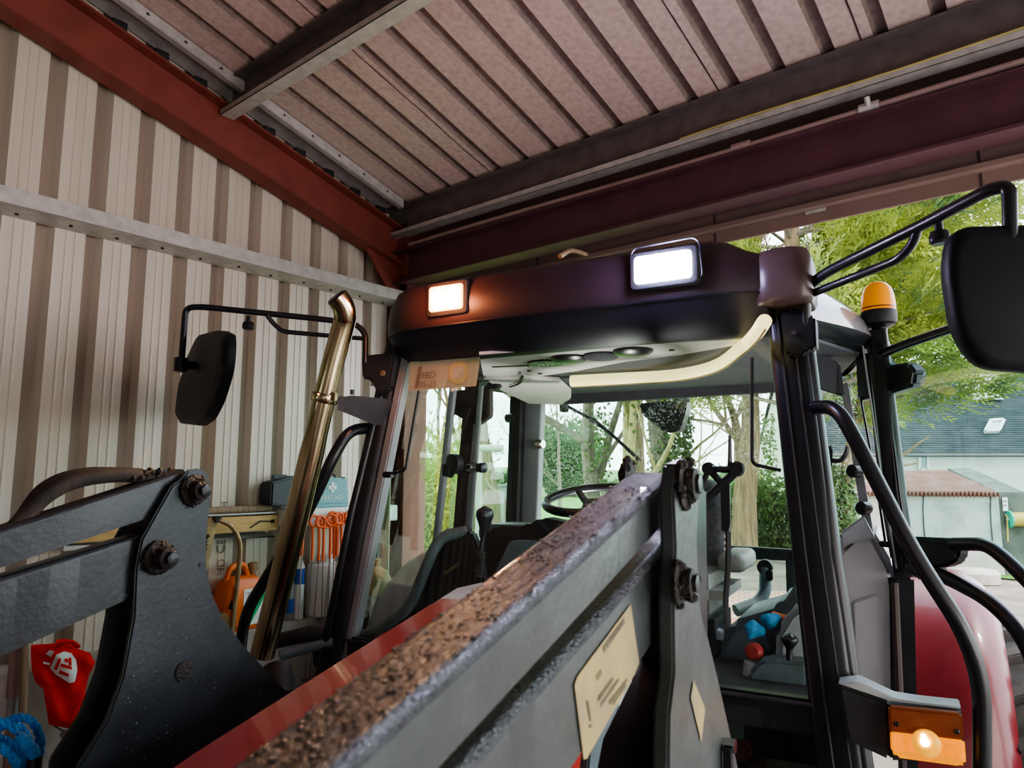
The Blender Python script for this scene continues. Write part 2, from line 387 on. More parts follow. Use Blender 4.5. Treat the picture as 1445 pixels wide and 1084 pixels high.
def text_mb(txt, o, X, Y, size, mt, mb=None, lift=None, align='LEFT'):
    """Lettering as flat filled mesh, baseline at o, along X, up Y."""
    cu = bpy.data.curves.new('lettering', 'FONT'); cu.body = txt; cu.size = size; cu.align_x = align
    ob = bpy.data.objects.new('lettering', cu); C.objects.link(ob); dg = bpy.context.evaluated_depsgraph_get()
    me = ob.evaluated_get(dg).to_mesh(); mb = mb or MB()
    X = V3(X); Y = V3(Y); lift = lift or V3((0, 0, 0))
    mb.add([V3(o) + X * v.co.x + Y * v.co.y + lift for v in me.vertices], [list(p.vertices) for p in me.polygons], mt)
    ob.evaluated_get(dg).to_mesh_clear(); bpy.data.objects.remove(ob); bpy.data.curves.remove(cu); return mb

# ================================================================== THE SHED
Z0 = 3.67                                     # underside of the roof over the opening line
TAN = .268
def roofz(p): return Z0 + TAN * p             # p = distance back from the opening line
PER = .2165
def EP0(q, p, z): return V3((G0.x, G0.y, 0)) + V3((.774, -.633, 0)) * q - GA * p + V3((0, 0, z))
# gable cladding: trapezoidal profile swept vertically
def clad_wall():
    mb = MB(); prof = []
    s0 = -2.322 - 31 * PER
    for k in range(43):
        e = s0 + k * PER                      # right hand edge of the dark channel
        if e > .2: break
        prof += [(e - .082, 0, 'clad'), (e - .074, -.044, 'clad_shade'), (e - .022, -.044, 'clad_shade'), (e, 0, 'clad'),
                 (e + .045, 0, 'clad'), (e + .049, .003, 'clad'), (e + .055, .003, 'clad'), (e + .059, 0, 'clad'),
                 (e + .085, 0, 'clad'), (e + .089, .003, 'clad'), (e + .095, .003, 'clad'), (e + .099, 0, 'clad')]
    for (a, oa, ma), (b, ob, mb_) in zip(prof, prof[1:]):
        zt = lambda q: roofz(-q) + .02
        mb.add([W(a, oa, .9), W(b, ob, .9), W(b, ob, zt(b)), W(a, oa, zt(a))], [(0, 1, 2, 3)], M[mb_])
    return mb.build('wall_left', smooth=0)
struct(clad_wall())
mb = MB()                                     # concrete dwarf wall the cladding stands on, with a wide ledge
mb.hexa([W(-9, -.1, 0), W(.1, -.1, 0), W(.1, .16, 0), W(-9, .16, 0), W(-9, -.1, .965), W(.1, -.1, .965), W(.1, .16, .965), W(-9, .16, .965)], M['conc'], .008)
struct(mb.build('wall_base'))
mb = MB()                                     # roof sheets with narrow grooves and ragged lap seams
def RP(q, p, dz=0): 
    e = V3((.774, -.633, 0)); return V3((G0.x, G0.y, 0)) + e * q - GA * p + V3((0, 0, roofz(p) + dz))
qs = []
k = -12
while k < 34:
    c = 1.929 + PER * k
    qs += [(c - .030, 0, 'fleece_shade'), (c - .020, .034, 'fleece_shade'), (c + .020, .034, 'fleece_shade'), (c + .030, 0, 'fleece')]
    k += 1
qs = [x for x in qs if x[0] > -.3]
P0, P1 = -.42, 9.0
for (a, da, ma), (b, db, m2) in zip(qs, qs[1:]):
    mb.add([RP(a, P0, da), RP(b, P0, db), RP(b, P1, db), RP(a, P1, da)], [(0, 3, 2, 1)], M[ma])
for q in (1.0, 2.50, 3.15):
    pts = []
    for i in range(60):
        p = -.35 + i * .08; pts.append(RP(q + .006 * noise.noise(V3((p * 4, q, 0))), p, -.003))
    vs = []; fs = []
    for i, p in enumerate(pts):
        w = .003 + .002 * noise.noise(V3((i * .7, q, 3)))
        vs += [p + V3((.774, -.633, 0)) * w, p - V3((.774, -.633, 0)) * w]
        if i: fs.append((2 * i - 2, 2 * i - 1, 2 * i + 1, 2 * i))
    mb.add(vs, fs, M['seam'])
struct(mb.build('ceiling', smooth=0))
mb = MB(); mb.prism([EP0(-.3, -.2, -.1), EP0(7.6, -.2, -.1), EP0(7.6, 9.05, -.1), EP0(-.3, 9.05, -.1)], (0, 0, .1), M['conc2']); fl = struct(mb.build('floor'))

mb = MB(); mb.hexa([EP0(-.3, 9.0, 0), EP0(7.6, 9.0, 0), EP0(7.6, 9.05, 0), EP0(-.3, 9.05, 0), EP0(-.3, 9.0, 6.1), EP0(7.6, 9.0, 6.1), EP0(7.6, 9.05, 6.1), EP0(-.3, 9.05, 6.1)], M['clad'])  # unseen back wall, added so light enters only by the opening
struct(mb.build('wall_back_unseen'))
mb = MB(); mb.prism([EP0(7.5, -.0, 0), EP0(7.5, 9, 0), EP0(7.5, 9, 6.1), EP0(7.5, -.0, 3.66)], V3((.774, -.633, 0)) * .05, M['clad'])  # unseen end wall, closed to keep light off the upper gable
struct(mb.build('wall_right_unseen'))
# red rafter along the gable: I section following the slope
def slope_beam(mb, o0, o1, z0, z1, mt, s0=-9.0, s1=.0, bev=.004):
    f = lambda s: -s * TAN
    mb.hexa([W(s0, o0, z0 + f(s0)), W(s1, o0, z0 + f(s1)), W(s1, o1, z0 + f(s1)), W(s0, o1, z0 + f(s0)),
             W(s0, o0, z1 + f(s0)), W(s1, o0, z1 + f(s1)), W(s1, o1, z1 + f(s1)), W(s0, o1, z1 + f(s0))], mt, bev)
mb = MB(); slope_beam(mb, .035, .17, 3.245, 3.262, M['oxide']); slope_beam(mb, .035, .17, 3.505, 3.52, M['oxide']); slope_beam(mb, .085, .10, 3.26, 3.51, M['oxide'])
mb.prism([W(-.32, .09, 3.34), W(-.0, .09, 3.26), W(-.0, .09, 2.92)], GN * .02, M['oxide'])   # knee haunch
struct(mb.build('steel_rafter'))
# verge strip between rafter and sheets
mb = MB(); slope_beam(mb, .20, .245, 3.60, 3.66, M['galv'], s1=-.1); slope_beam(mb, .02, .20, 3.64, 3.655, M['galv'], s1=-.1)
for i in range(26):
    s = -.25 - i * .2; mb.box(W(s, .247, 3.63 - s * TAN), (.008, .02, .008), M['blk'])
for i in range(24):
    s = -.2 - i * PER; mb.box(W(s, .10, 3.56 - s * TAN), (.07, .05, .05), M['blkm'], 0, (GA, GN, V3((0, 0, 1))))
struct(mb.build('trim_1'))
# red corner column
mb = MB()
for o in (.02, .18): mb.hexa([W(-.01, o, 0), W(.19, o, 0), W(.19, o + .014, 0), W(-.01, o + .014, 0), W(-.01, o, 3.5), W(.19, o, 3.5), W(.19, o + .014, 3.5), W(-.01, o + .014, 3.5)], M['oxide'])
mb.hexa([W(.082, .03, 0), W(.096, .03, 0), W(.096, .185, 0), W(.082, .185, 0), W(.082, .03, 3.5), W(.096, .03, 3.5), W(.096, .185, 3.5), W(.082, .185, 3.5)], M['oxide'])
for i in range(5): mb.lathe([(.011, 0), (.011, .01), (.008, .012)], W(.02, .195, 3.42 - i * .11), GN, M['galv'], 8)
mb.hexa([W(-.02, .03, 3.18), W(-.008, .03, 3.18), W(-.008, .2, 3.18), W(-.02, .2, 3.18), W(-.02, .03, 3.56), W(-.008, .03, 3.56), W(-.008, .2, 3.56), W(-.02, .2, 3.56)], M['oxide'])
struct(mb.build('steel_column'))
# grey girt across the cladding
mb = MB()
mb.hexa([W(-9, .0, 2.986), W(.02, .0, 2.986), W(.02, .19, 2.986), W(-9, .19, 2.986), W(-9, .0, 2.992), W(.02, .0, 2.992), W(.02, .19, 2.992), W(-9, .19, 2.992)], M['galv'])
mb.hexa([W(-9, .186, 2.986), W(.02, .186, 2.986), W(.02, .192, 2.986), W(-9, .192, 2.986), W(-9, .180, 3.062), W(.02, .180, 3.062), W(.02, .186, 3.062), W(-9, .186, 3.062)], M['galv'])
mb.hexa([W(-9, .0, 3.09), W(.0, .0, 3.09), W(.0, .006, 3.09), W(-9, .006, 3.09), W(-9, .0, 2.99), W(.0, .0, 2.99), W(.0, .006, 2.99), W(-9, .006, 2.99)], M['galv'])
for i in range(20): mb.box(W(-.12 - i * PER, .07 + .02 * (i % 2), 2.984), (.012, .012, .012), M['blk'])
struct(mb.build('wall_girt', smooth=30))
# purlins, running across the roof
E_ = V3((.774, -.633, 0))
def EP(q, p, z): return V3((G0.x, G0.y, 0)) + E_ * q - GA * p + V3((0, 0, z))
def purlin(name, p, zt, h, w, q0, q1, mt, lip, lipm):
    mb = MB()
    mb.hexa([EP(q0, p, zt - h), EP(q1, p, zt - h), EP(q1, p - .012, zt - h), EP(q0, p - .012, zt - h), EP(q0, p, zt), EP(q1, p, zt), EP(q1, p - .012, zt), EP(q0, p - .012, zt)], mt)
    mb.hexa([EP(q0, p - .012, zt - h - .008), EP(q1, p - .012, zt - h - .008), EP(q1, p + lip, zt - h - .008), EP(q0, p + lip, zt - h - .008), EP(q0, p - .012, zt - h), EP(q1, p - .012, zt - h), EP(q1, p + lip, zt - h), EP(q0, p + lip, zt - h)], lipm)
    mb.hexa([EP(q0, p + lip - .006, zt - h - .008), EP(q1, p + lip - .006, zt - h - .008), EP(q1, p + lip, zt - h - .008), EP(q0, p + lip, zt - h - .008), EP(q0, p + lip - .006, zt - h + .022), EP(q1, p + lip - .006, zt - h + .022), EP(q1, p + lip, zt - h + .022), EP(q0, p + lip, zt - h + .022)], lipm)
    mb.hexa([EP(q0, p + .07, zt - .008), EP(q1, p + .07, zt - .008), EP(q1, p, zt - .008), EP(q0, p, zt - .008), EP(q0, p + .07, zt - .001), EP(q1, p + .07, zt - .001), EP(q1, p, zt - .001), EP(q0, p, zt - .001)], mt)
    return struct(mb.build(name))
purlin('roof_purlin', 1.31, roofz(1.31), .19, .08, .12, 6.5, M['galv_dark'], .07, M['galv'])
purlin('roof_purlin', 2.75, roofz(2.75), .19, .08, .12, 6.5, M['galv_dark'], .07, M['galv'])
purlin('eave_purlin', .02, roofz(0), .205, .08, -.02, 6.5, M['galv_dark'], .07, M['galv'])
# red eave beam under it, brown lintel cladding outside
mb = MB()
def eb(p0, p1, z0, z1, mt, q0=.02, q1=6.5): mb.hexa([EP(q0, p0, z0), EP(q1, p0, z0), EP(q1, p1, z0), EP(q0, p1, z0), EP(q0, p0, z1), EP(q1, p0, z1), EP(q1, p1, z1), EP(q0, p1, z1)], mt, .003)
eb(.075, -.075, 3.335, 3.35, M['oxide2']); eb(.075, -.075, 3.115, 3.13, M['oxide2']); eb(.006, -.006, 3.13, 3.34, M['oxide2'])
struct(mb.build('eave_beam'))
mb = MB(); eb(-.16, -.18, 2.99, 3.62, M['lintel'], q0=.1)
eb(-.10, -.16, 3.05, 3.075, M['lintel'], q0=.1)
for i in range(5): mb.box(EP(1.2 + i * 1.16, -.158, 3.2), (.006, .006, .42), M['seam'], 0, (E_, GA, V3((0, 0, 1))))
mb.box(EP(2.86, -.15, 3.055), (.09, .008, .035), M['galv'], 0, (E_, GA, V3((0, 0, 1))))
struct(mb.build('wall_lintel'))
mb = MB()
pth = [EP(q, .055, 3.372 + .006 * math.sin(q * 2)) for q in [.25 + i * .2 for i in range(30)]]
mb.tube(pth, .013, M['pinkpipe'], 8)
mb.tube([EP(2.55, .055, 3.374), EP(2.64, .055, 3.374)], .019, M['pinkpipe'], 8); mb.tube([EP(3.12, .055, 3.376), EP(3.2, .055, 3.376)], .022, M['galv'], 8); mb.tube([EP(3.16, .07, 3.376), EP(3.16, .09, 3.41)], .012, M['galv'], 8)
tag(mb.build('conduit_pipe'), 'dusty grey conduit pipe running along the top of the red eave beam', 'pipe')
mb = MB(); mb.tube([EP(2.3 + i * .2, .100, 3.485 + .004 * math.sin(i)) for i in range(20)], .004, M['cordy'], 6)
tag(mb.build('yellow_cord'), 'thin yellow cord stretched along the lip of the eave purlin', 'cord')

# ------------------------------------------------------------------ bench rail, shelf and what is on it
ZR = 1.555
mb = MB()
mb.hexa([W(-2.0, 0, 1.48), W(-.92, 0, 1.48), W(-.92, .12, 1.45), W(-2.0, .12, 1.48), W(-2.0, 0, 1.458), W(-.92, 0, 1.458), W(-.92, .12, 1.458), W(-2.0, .12, 1.458)], M['galv'])
mb.hexa([W(-2.0, 0, 1.48), W(-.92, 0, 1.48), W(-.92, .006, 1.45), W(-2.0, .006, 1.45), W(-2.0, 0, 1.60), W(-.92, 0, 1.60), W(-.92, .006, 1.60), W(-2.0, .006, 1.60)], M['galv'])
mb.hexa([W(-2.0, .0, 1.585), W(-.92, .0, 1.585), W(-.92, .12, 1.585), W(-2.0, .12, 1.585), W(-2.0, .0, 1.592), W(-.92, .0, 1.592), W(-.92, .12, 1.592), W(-2.0, .12, 1.592)], M['galv'])
tag(mb.build('steel_rail'), 'galvanised steel channel rail fixed across the cladding behind the bow saw', 'rail')
mb = MB(); mb.hexa([W(-2.0, .03, 1.49), W(-.90, .03, 1.49), W(-.90, .125, 1.49), W(-2.0, .125, 1.49), W(-2.0, .03, 1.575), W(-.90, .03, 1.575), W(-.90, .125, 1.575), W(-2.0, .125, 1.575)], M['timber'], .003)
mb.tube([W(-1.08, .128, 1.51), W(-1.02, .128, 1.545), W(-.95, .128, 1.54)], .004, M['rust'], 6); mb.box(W(-.945, .127, 1.54), (.03, .008, .02), M['rust'])
tag(mb.build('timber_batten'), 'pale timber batten laid along the galvanised rail', 'timber')
mb = MB(); mb.tube([W(-2.0, .07, 1.612), W(-.92, .07, 1.612)], .019, M['oldwood'], 10)
tag(mb.build('wooden_pole'), 'long round wooden pole lying on top of the rail', 'pole')
mb = MB(); mb.hexa([W(-.90, .0, 1.507), W(-.06, .0, 1.507), W(-.06, .20, 1.507), W(-.90, .20, 1.507), W(-.90, .0, 1.606), W(-.06, .0, 1.606), W(-.06, .20, 1.606), W(-.90, .20, 1.606)], M['board'], .006)
tag(mb.build('wall_shelf'), 'white box shelf on the cladding holding the first aid case', 'shelf')
# first aid case
fa = thing('first_aid_case', W(-.567, .12, 1.607), 'green first aid case with white cross standing on the white shelf', 'first aid case', rz=math.atan2(GA.y, GA.x))
mb = MB(); pts = [(-.165, 0), (.165, 0), (.165, .03), (.150, .205), (.13, .225), (-.13, .225), (-.150, .205), (-.165, .03)]
mb.prism([V3((x, .045, z)) for x, z in pts], (0, -.09, 0), M['faid'], .006)
mb.box((0, -.047, .115), (.27, .006, .17), M['faid'], .003); mb.box((0, -.048, .015), (.30, .005, .006), M['faid']); mb.build('case_shell', fa)
mb = MB(); mb.box((.0, -.052, .15), (.075, .003, .026), M['white']); mb.box((.0, -.052, .15), (.026, .003, .075), M['white'])
lab(mb.build('white_cross', fa), 'white cross emblem')
tm = text_mb('FIRST AID', (-.105, -.0525, .058), (1, 0, 0), (0, 0, 1), .046, M['white']); lab(tm.build('lettering', fa, smooth=0), 'white words FIRST AID')
mb = MB(); mb.tube(fillet([(-.07, 0, .222), (-.06, 0, .25), (.06, 0, .25), (.07, 0, .222)], .02), .007, M['blkm'], 8); mb.build('carry_handle', fa)
for sx in (-.11, .11):
    mb = MB(); mb.box((sx, -.03, .222), (.03, .03, .014), M['blk'], .003); mb.build('latch', fa)
fa.scale = (.80, 1, .80)
# solid dark block in the recess left of it, behind exhaust
mb = MB(); mb.hexa([W(-.97, .02, 1.634), W(-.80, .02, 1.612), W(-.80, .15, 1.612), W(-.97, .15, 1.634), W(-.97, .02, 1.76), W(-.80, .02, 1.80), W(-.80, .15, 1.80), W(-.97, .15, 1.76)], M['jerrydark'], .01)
mb.box(W(-.88, .085, 1.79), (.1, .02, .03), M['jerrydark'], .006, (GA, GN, V3((0, 0, 1))))
tag(mb.build('dark_block'), 'small dark block on the rail, half hidden behind the exhaust pipe', 'box')
# bow saw hung on the rail
bs = thing('bow_saw', W(-1.72, .17, .9), 'bow saw with a worn yellow tube frame hung on the rail', 'saw')
bs.location = (0, 0, 0)
def gq(px, py, o): p = gw(px, py, o); return p
mb = MB(); mb.tube(spline([gq(303, 731, .17), gq(311, 735, .18), gq(325, 742, .18), gq(336, 758, .18), gq(339, 780, .18), gq(335, 820, .18), gq(330, 870, .18), gq(326, 905, .18)], 5), .0125, M['sawtube'], 10); mb.build('bow_frame', bs)
mb = MB(); a = gq(304, 733, .172); b = gq(285, 830, .172); d = (b - a).normalized(); nn = GA
vs = []; fs = []
for i in range(41):
    c = a + d * (i / 40 * (b - a).length * 1.25); w = .012 + (.010 if i % 2 else 0)
    vs += [c + nn * .012, c - nn * w]
    if i: fs.append((2 * i - 2, 2 * i - 1, 2 * i + 1, 2 * i))
mb.add(vs, fs, M['sawtube']); mb.build('saw_blade', bs, smooth=0)
mb = MB(); mb.lathe([(.018, -.02), (.018, .02)], gq(306, 733, .17), GN, M['rust'], 10); mb.build('blade_bolt', bs)
# orange pigtail fence posts hanging from the shelf edge: two bunches
def pigtail(i, s, o, ztop, lean, label, group, seed):
    r = random.Random(seed); t = thing('pigtail_fence_post', W(s, o, ztop), label, 'fence post', rz=math.atan2(GA.y, GA.x) + r.uniform(-.25, .25), group=group)
    mb = MB(); pth = []
    for k in range(31):
        a = -math.pi * .5 + k / 30 * math.pi * 2.35; rad = .031
        pth.append((math.cos(a) * rad + .0, -.003 - .010 * k / 30, math.sin(a) * rad + .022))
    pth = [(-.030 - .002 * k, .0, .004 - (3 - k) * .05) for k in range(4)][:3] + pth
    mb.tube(spline([(0, 0, -.19), (0, 0, -.11), (-.002, 0, -.03)], 4) + [(-.01, 0, -.004)] + pth[3:], .0078, M['orangep'], 8)
    mb.lathe([(.0085, -.20), (.0085, -.185), (.0062, -.18)], (0, 0, 0), (0, 0, 1), M['orangep'], 8)
    mb.build('insulated_handle', t)
    mb = MB(); mb.tube([(0, 0, -.19), (lean * .5, .004, -.55), (lean, 0, -.96)], .0034, M['wire'], 6); lab(mb.build('steel_shaft', t), 'bare steel shaft')
    mb = MB(); mb.box((lean - .01, 0, -.86), (.03, .004, .018), M['wire']); mb.build('step_bracket', t)
posts = []
ss1 = [gs(442 + i * 4.6, 735, .235)[0] for i in range(5)]; ss2 = [gs(462 + i * 4.3, 733, .235)[0] for i in range(4)]
for i, s in enumerate(ss1): pigtail(i, s - .0 + .016 * i, .235 + .012 * (i % 2), 1.515 - .006 * (i % 3), random.uniform(-.05, .05),
    'orange-handled pigtail fence post in the bunch nearer the exhaust', 'pigtail posts in the bunch by the exhaust', 40 + i)
for i, s in enumerate(ss2): pigtail(i, s + .03 + .016 * i, .235 + .012 * (i % 2), 1.53 - .006 * (i % 3), random.uniform(-.05, .05),
    'orange-handled pigtail fence post in the bunch nearer the cab pillar', 'pigtail posts in the bunch by the cab pillar', 60 + i)
# loose red-topped rod beside them
mb = MB(); a = gq(428, 752, .23); b = gq(419, 905, .23); mb.tube([a, a + (b - a) * .2], .007, M['orangep'], 8); mb.tube([a + (b - a) * .2, b], .0036, M['wire'], 6)
tag(mb.build('marker_rod'), 'single orange-topped rod leaning apart, tight beside the exhaust', 'rod')
# orange jerry can on the ledge
sj, zj = gs(335, 880, .08)
jc = thing('jerry_can', W(sj, .085, .967), 'orange plastic jerry can with white and green label on the concrete ledge', 'jerry can', rz=math.atan2(GA.y, GA.x) + .15)
jc.scale = (.95, .95, 1.28)
mb = MB(); w2, h2, d2 = .135, .225, .075
rings = []
for z, f in ((0, .90), (.012, 1), (.13, 1), (.175, .97), (.205, .80), (.222, .55)):
    rings.append([V3((x * f, y * (f if z < .18 else f), z)) for x, y in rrect(2 * w2, 2 * d2, .035)])
mb.loft(rings, M['orange']); mb.build('can_body', jc)
mb = MB(); mb.tube(fillet([(-.115, 0, .165), (-.075, 0, .262), (.025, 0, .272), (.055, 0, .21)], .035), .015, M['orange'], 10); mb.build('carry_handle', jc)
mb = MB(); mb.lathe([(.022, .20), (.022, .235), (.028, .236), (.028, .268), (.02, .272)], (.088, 0, 0), (0, 0, 1), M['sawtube'], 16); lab(mb.build('screw_cap', jc), 'dull brown screw cap')
mb = MB(); mb.box((.045, -d2 - .001, .095), (.15, .002, .15), M['white'])
mb.prism([V3((-.01, -d2 - .003, .02)), V3((.02, -d2 - .003, .02)), V3((.118, -d2 - .003, .13)), V3((.118, -d2 - .003, .165))], (0, -.001, 0), M['green'])
for i in range(5): mb.box((.03 + .004 * (i % 2), -d2 - .003, .155 - i * .008), (.09 - .012 * (i % 3), .001, .003), M['inksoft'])
mb.box((.0, -d2 - .003, .085), (.03, .001, .035), M['inksoft']); mb.prism([V3((-.055, -d2 - .003, .02)), V3((-.03, -d2 - .003, .02)), V3((.01, -d2 - .003, .07)), V3((-.01, -d2 - .003, .075))], (0, -.001, 0), M['yellow'])
lab(mb.build('label', jc), 'white label with a green diagonal stripe')
mb = MB(); mb.prism([V3((-.133, -d2 - .002, .10)), V3((-.09, -d2 - .002, .10)), V3((-.112, -d2 - .002, .14))], (0, -.001, 0), M['blk']); mb.build('hazard_mark', jc)
# brown carton on its left
mb = MB(); c = W(sj - .13, .13, 1.03); mb.prism([W(sj - .20, .14, .967), W(sj - .09, .14, .967), W(sj - .05, .14, 1.03), W(sj - .13, .14, 1.085), W(sj - .20, .14, 1.05)], GN * .03, M['sack'], .004)
mb.prism([W(sj - .14, .171, .967), W(sj - .07, .171, .967), W(sj - .055, .171, 1.0)], GN * .002, M['jerrydark'])
tag(mb.build('brown_carton'), 'torn brown carton on the ledge below the jerry can spout', 'carton')
# white drum, narrow bottle
sd, _ = gs(452, 850, .08)
wd = thing('plastic_drum', W(sd, .118, .967), 'translucent white plastic drum on the ledge behind the pigtail posts', 'drum')
mb = MB(); mb.lathe([(.10, 0), (.112, .01), (.112, .27), (.10, .30), (.05, .315), (.05, .33)], (0, 0, 0), (0, 0, 1), M['white'], 24); mb.build('drum_body', wd)
mb = MB(); mb.lathe([(.056, .322), (.056, .35), (.048, .354)], (0, 0, 0), (0, 0, 1), M['board'], 20); mb.build('drum_lid', wd)
sb, _ = gs(423, 840, .12)
bt = thing('slim_bottle', W(sb, .11, .967), 'slim white and blue bottle standing on the ledge between exhaust and drum', 'bottle')
mb = MB(); mb.lathe([(.026, 0), (.03, .005), (.03, .30), (.012, .34), (.012, .37)], (0, 0, 0), (0, 0, 1), M['white'], 16); mb.build('bottle_body', bt)
mb = MB(); mb.lathe([(.0305, .20), (.0305, .29)], (0, 0, 0), (0, 0, 1), M['bluel'], 16); lab(mb.build('blue_band', bt), 'blue printed bands')
mb = MB(); mb.lathe([(.015, .36), (.015, .40)], (0, 0, 0), (0, 0, 1), M['orangep'], 12); lab(mb.build('bottle_cap', bt), 'orange cap')
sb2, _ = gs(410, 860, .10)
mb = MB(); mb.lathe([(.024, 0), (.026, .004), (.026, .20), (.011, .23), (.011, .25)], W(sb2, .09, .967), (0, 0, 1), M['trim'], 16); mb.lathe([(.0265, .04), (.0265, .12)], W(sb2, .09, .967), (0, 0, 1), M['bluel'], 16)
tag(mb.build('grey_tube'), 'small grey tube with blue label standing right behind the exhaust', 'tube')
# printed marks on the cladding
def wtext(txt, px, py, size, rot):
    s, z = gs(px, py, .003); X = GA * math.cos(rot) + V3((0, 0, math.sin(rot))); Y = -GA * math.sin(rot) + V3((0, 0, math.cos(rot)))
    return text_mb(txt, W(s, .005, z), X, Y, size, M['inkgrey'])
mk = struct(wtext('CE', 317, 781, .07, math.radians(90)).build('trim_2', smooth=0))
mk = struct(wtext('HD', 316, 812, .062, math.radians(90)).build('trim_3', smooth=0))
mk = struct(wtext('IH', 321, 722, .06, math.radians(90)).build('trim_4', smooth=0))

# ------------------------------------------------------------------ red shirt, shovel handles, rope at the left edge
OF = .30
def shp(px, py): return gs(px, py, OF)
poly = [shp(*p) for p in ((44, 911), (62, 909), (77, 907), (80, 903), (95, 902), (106, 909), (108, 915), (126, 921), (134, 935), (126, 950), (121, 985), (113, 996), (110, 1012), (107, 1031), (68, 1022), (62, 990), (60, 973), (48, 962), (43, 945))]
def sd_(x, y, d): return OF + min(d, .03) * 1.3 + .014 * noise.noise(V3((x * 16, y * 9, 1))) + .010 * math.sin(x * 55 + y * 26)
sh = thing('red_shirt', (0, 0, 0), 'bright red shirt with white emblem hung over the concrete wall', 'shirt')
sheet(poly, lambda x, y, d: W(x, d, y), .014, sd_, M['tee']).build('shirt_body', sh, smooth=70)
c0 = shp(92, 903); 
mb = MB(); mb.tube(spline([W(*[shp(78, 910)[0], OF + .03, shp(78, 910)[1]]), W(shp(84, 904)[0], OF + .05, shp(84, 904)[1]), W(shp(96, 904)[0], OF + .05, shp(96, 904)[1]), W(shp(106, 911)[0], OF + .03, shp(106, 911)[1])], 5), .014, M['tee'], 8, flat=.6); mb.build('collar', sh)
def emb(pts, mt, o, mb):
    P = [shp(*p) for p in pts]; return sheet(P, lambda x, y, d: W(x, d, y), .012, lambda x, y, d: sd_(x, y, .03) + o, mt, mb=mb)
mb = MB(); emb([(66, 941), (72, 921), (84, 917), (96, 920), (103, 930), (104, 944), (98, 959), (91, 961), (82, 955), (74, 950)], M['white'], .006, mb)
mb2 = mb
for pts in ([(75, 926), (79, 926), (74, 944), (70, 942)], [(83, 928), (87, 926), (91, 930), (87, 933)], [(92, 925), (96, 927), (95, 937), (90, 936)], [(79, 933), (95, 938), (95, 942), (78, 938)], [(78, 943), (90, 948), (89, 952), (77, 948)]):
    emb(pts, M['tee'], .009, mb2)
emb([(60, 921), (64, 915), (70, 917), (66, 925)], M['white'], .006, mb2); emb([(57, 932), (66, 934), (65, 937), (57, 935)], M['white'], .006, mb2)
lab(mb2.build('printed_emblem', sh, smooth=70), 'white rounded emblem with red lettering')
mb = MB(); a = gq(35, 905, .45); b = gq(30, 1084, .45); mb.tube([a + (a - b) * .5, b + (b - a) * 1.0], .016, M['oldwood'], 10)
tag(mb.build('shovel_handle'), 'weathered wooden tool handle standing upright beside the red shirt', 'tool handle')
mb = MB(); a = gq(24, 925, .40); mb.tube([a + V3((0, 0, .12)), a - V3((0, 0, .16))], .026, M['pinkpipe'], 12); mb.tube([a - V3((0, 0, .16)), a - V3((0, 0, .23))], .022, M['trim'], 10); mb.tube([a - V3((0, 0, .22)), V3((a.x, a.y, 0))], .018, M['oldwood'], 10)
tag(mb.build('broom_handle'), 'pale pink tool handle with blue collar at the left photo edge', 'tool handle')
mb = MB(); o = gq(98, 1037, .34); mb.lathe([(.03, -.004), (.035, 0), (.03, .004)], o, V3((.3, -.2, 1)), M['galv_dark'], 18); mb.tube([o, o - GN * .28], .004, M['galv_dark'], 6)
tag(mb.build('metal_hook_plate'), 'thin round metal disc sticking out below the red shirt', 'disc')
rp = MB()
def strand(ctr, fn, r, n, col):
    base = [fn(i / n) for i in range(n + 1)]
    for ph in range(3):
        pts = []
        for i, p in enumerate(base):
            t = (base[min(i + 1, n)] - base[max(i - 1, 0)]).normalized(); a = t.orthogonal().normalized(); b = t.cross(a); q = i * .85 + ph * 2.094
            pts.append(p + a * math.cos(q) * r * .75 + b * math.sin(q) * r * .75)
        rp.tube(pts, r * .62, col, 6)
rc = at(2, 1078, 1.75); RX = V3((.9, .3, 0)).normalized(); RZ = V3((-.1, .1, 1)).normalized(); RY = RX.cross(RZ)
for k in range(5):
    rr = random.Random(k + 3); R1 = .066 + rr.uniform(-.03, .02); R2 = .080 + rr.uniform(-.04, .03); ox = rr.uniform(-.015, .015); oy = (k - 2) * .026; tl_ = rr.uniform(-.6, .6)
    strand(rc, lambda t, R1=R1, R2=R2, ox=ox, oy=oy, tl_=tl_: rc + RX * (math.cos(t * 6.4) * R1 + ox) + RZ * (math.sin(t * 6.4) * R2 + math.cos(t * 6.4) * R1 * tl_) + RY * (oy + .01 * math.sin(t * 12)), .0078, 70, M['rope'])
pe = [at(30, 1040, 1.72), at(38, 1050, 1.70), at(46, 1058, 1.70), at(48, 1068, 1.70)]; pp = spline(pe, 8)
strand(rc, lambda t: pp[min(int(t * (len(pp) - 1)), len(pp) - 1)], .010, 24, M['rope'])
tag(rp.build('rope_coil', smooth=60), 'coil of bright blue twisted rope hanging in the bottom left corner', 'rope')
mb = MB(); a = at(49, 1066, 1.72); mb.lathe([(.013, 0), (.016, -.004), (.016, -.5), (.014, -1.0)], a, (0, 0, 1), M['blk'], 14)
b0 = V3((a.x, a.y, a.z - 1.0)); mb.lathe([(.05, -(b0.z)), (.05, -(b0.z) + .02), (.014, -(b0.z) + .05), (.013, 0)], b0, (0, 0, 1), M['blk'], 14)
tag(mb.build('black_stand_rod'), 'black upright rod with flat top under the end of the blue rope', 'rod')

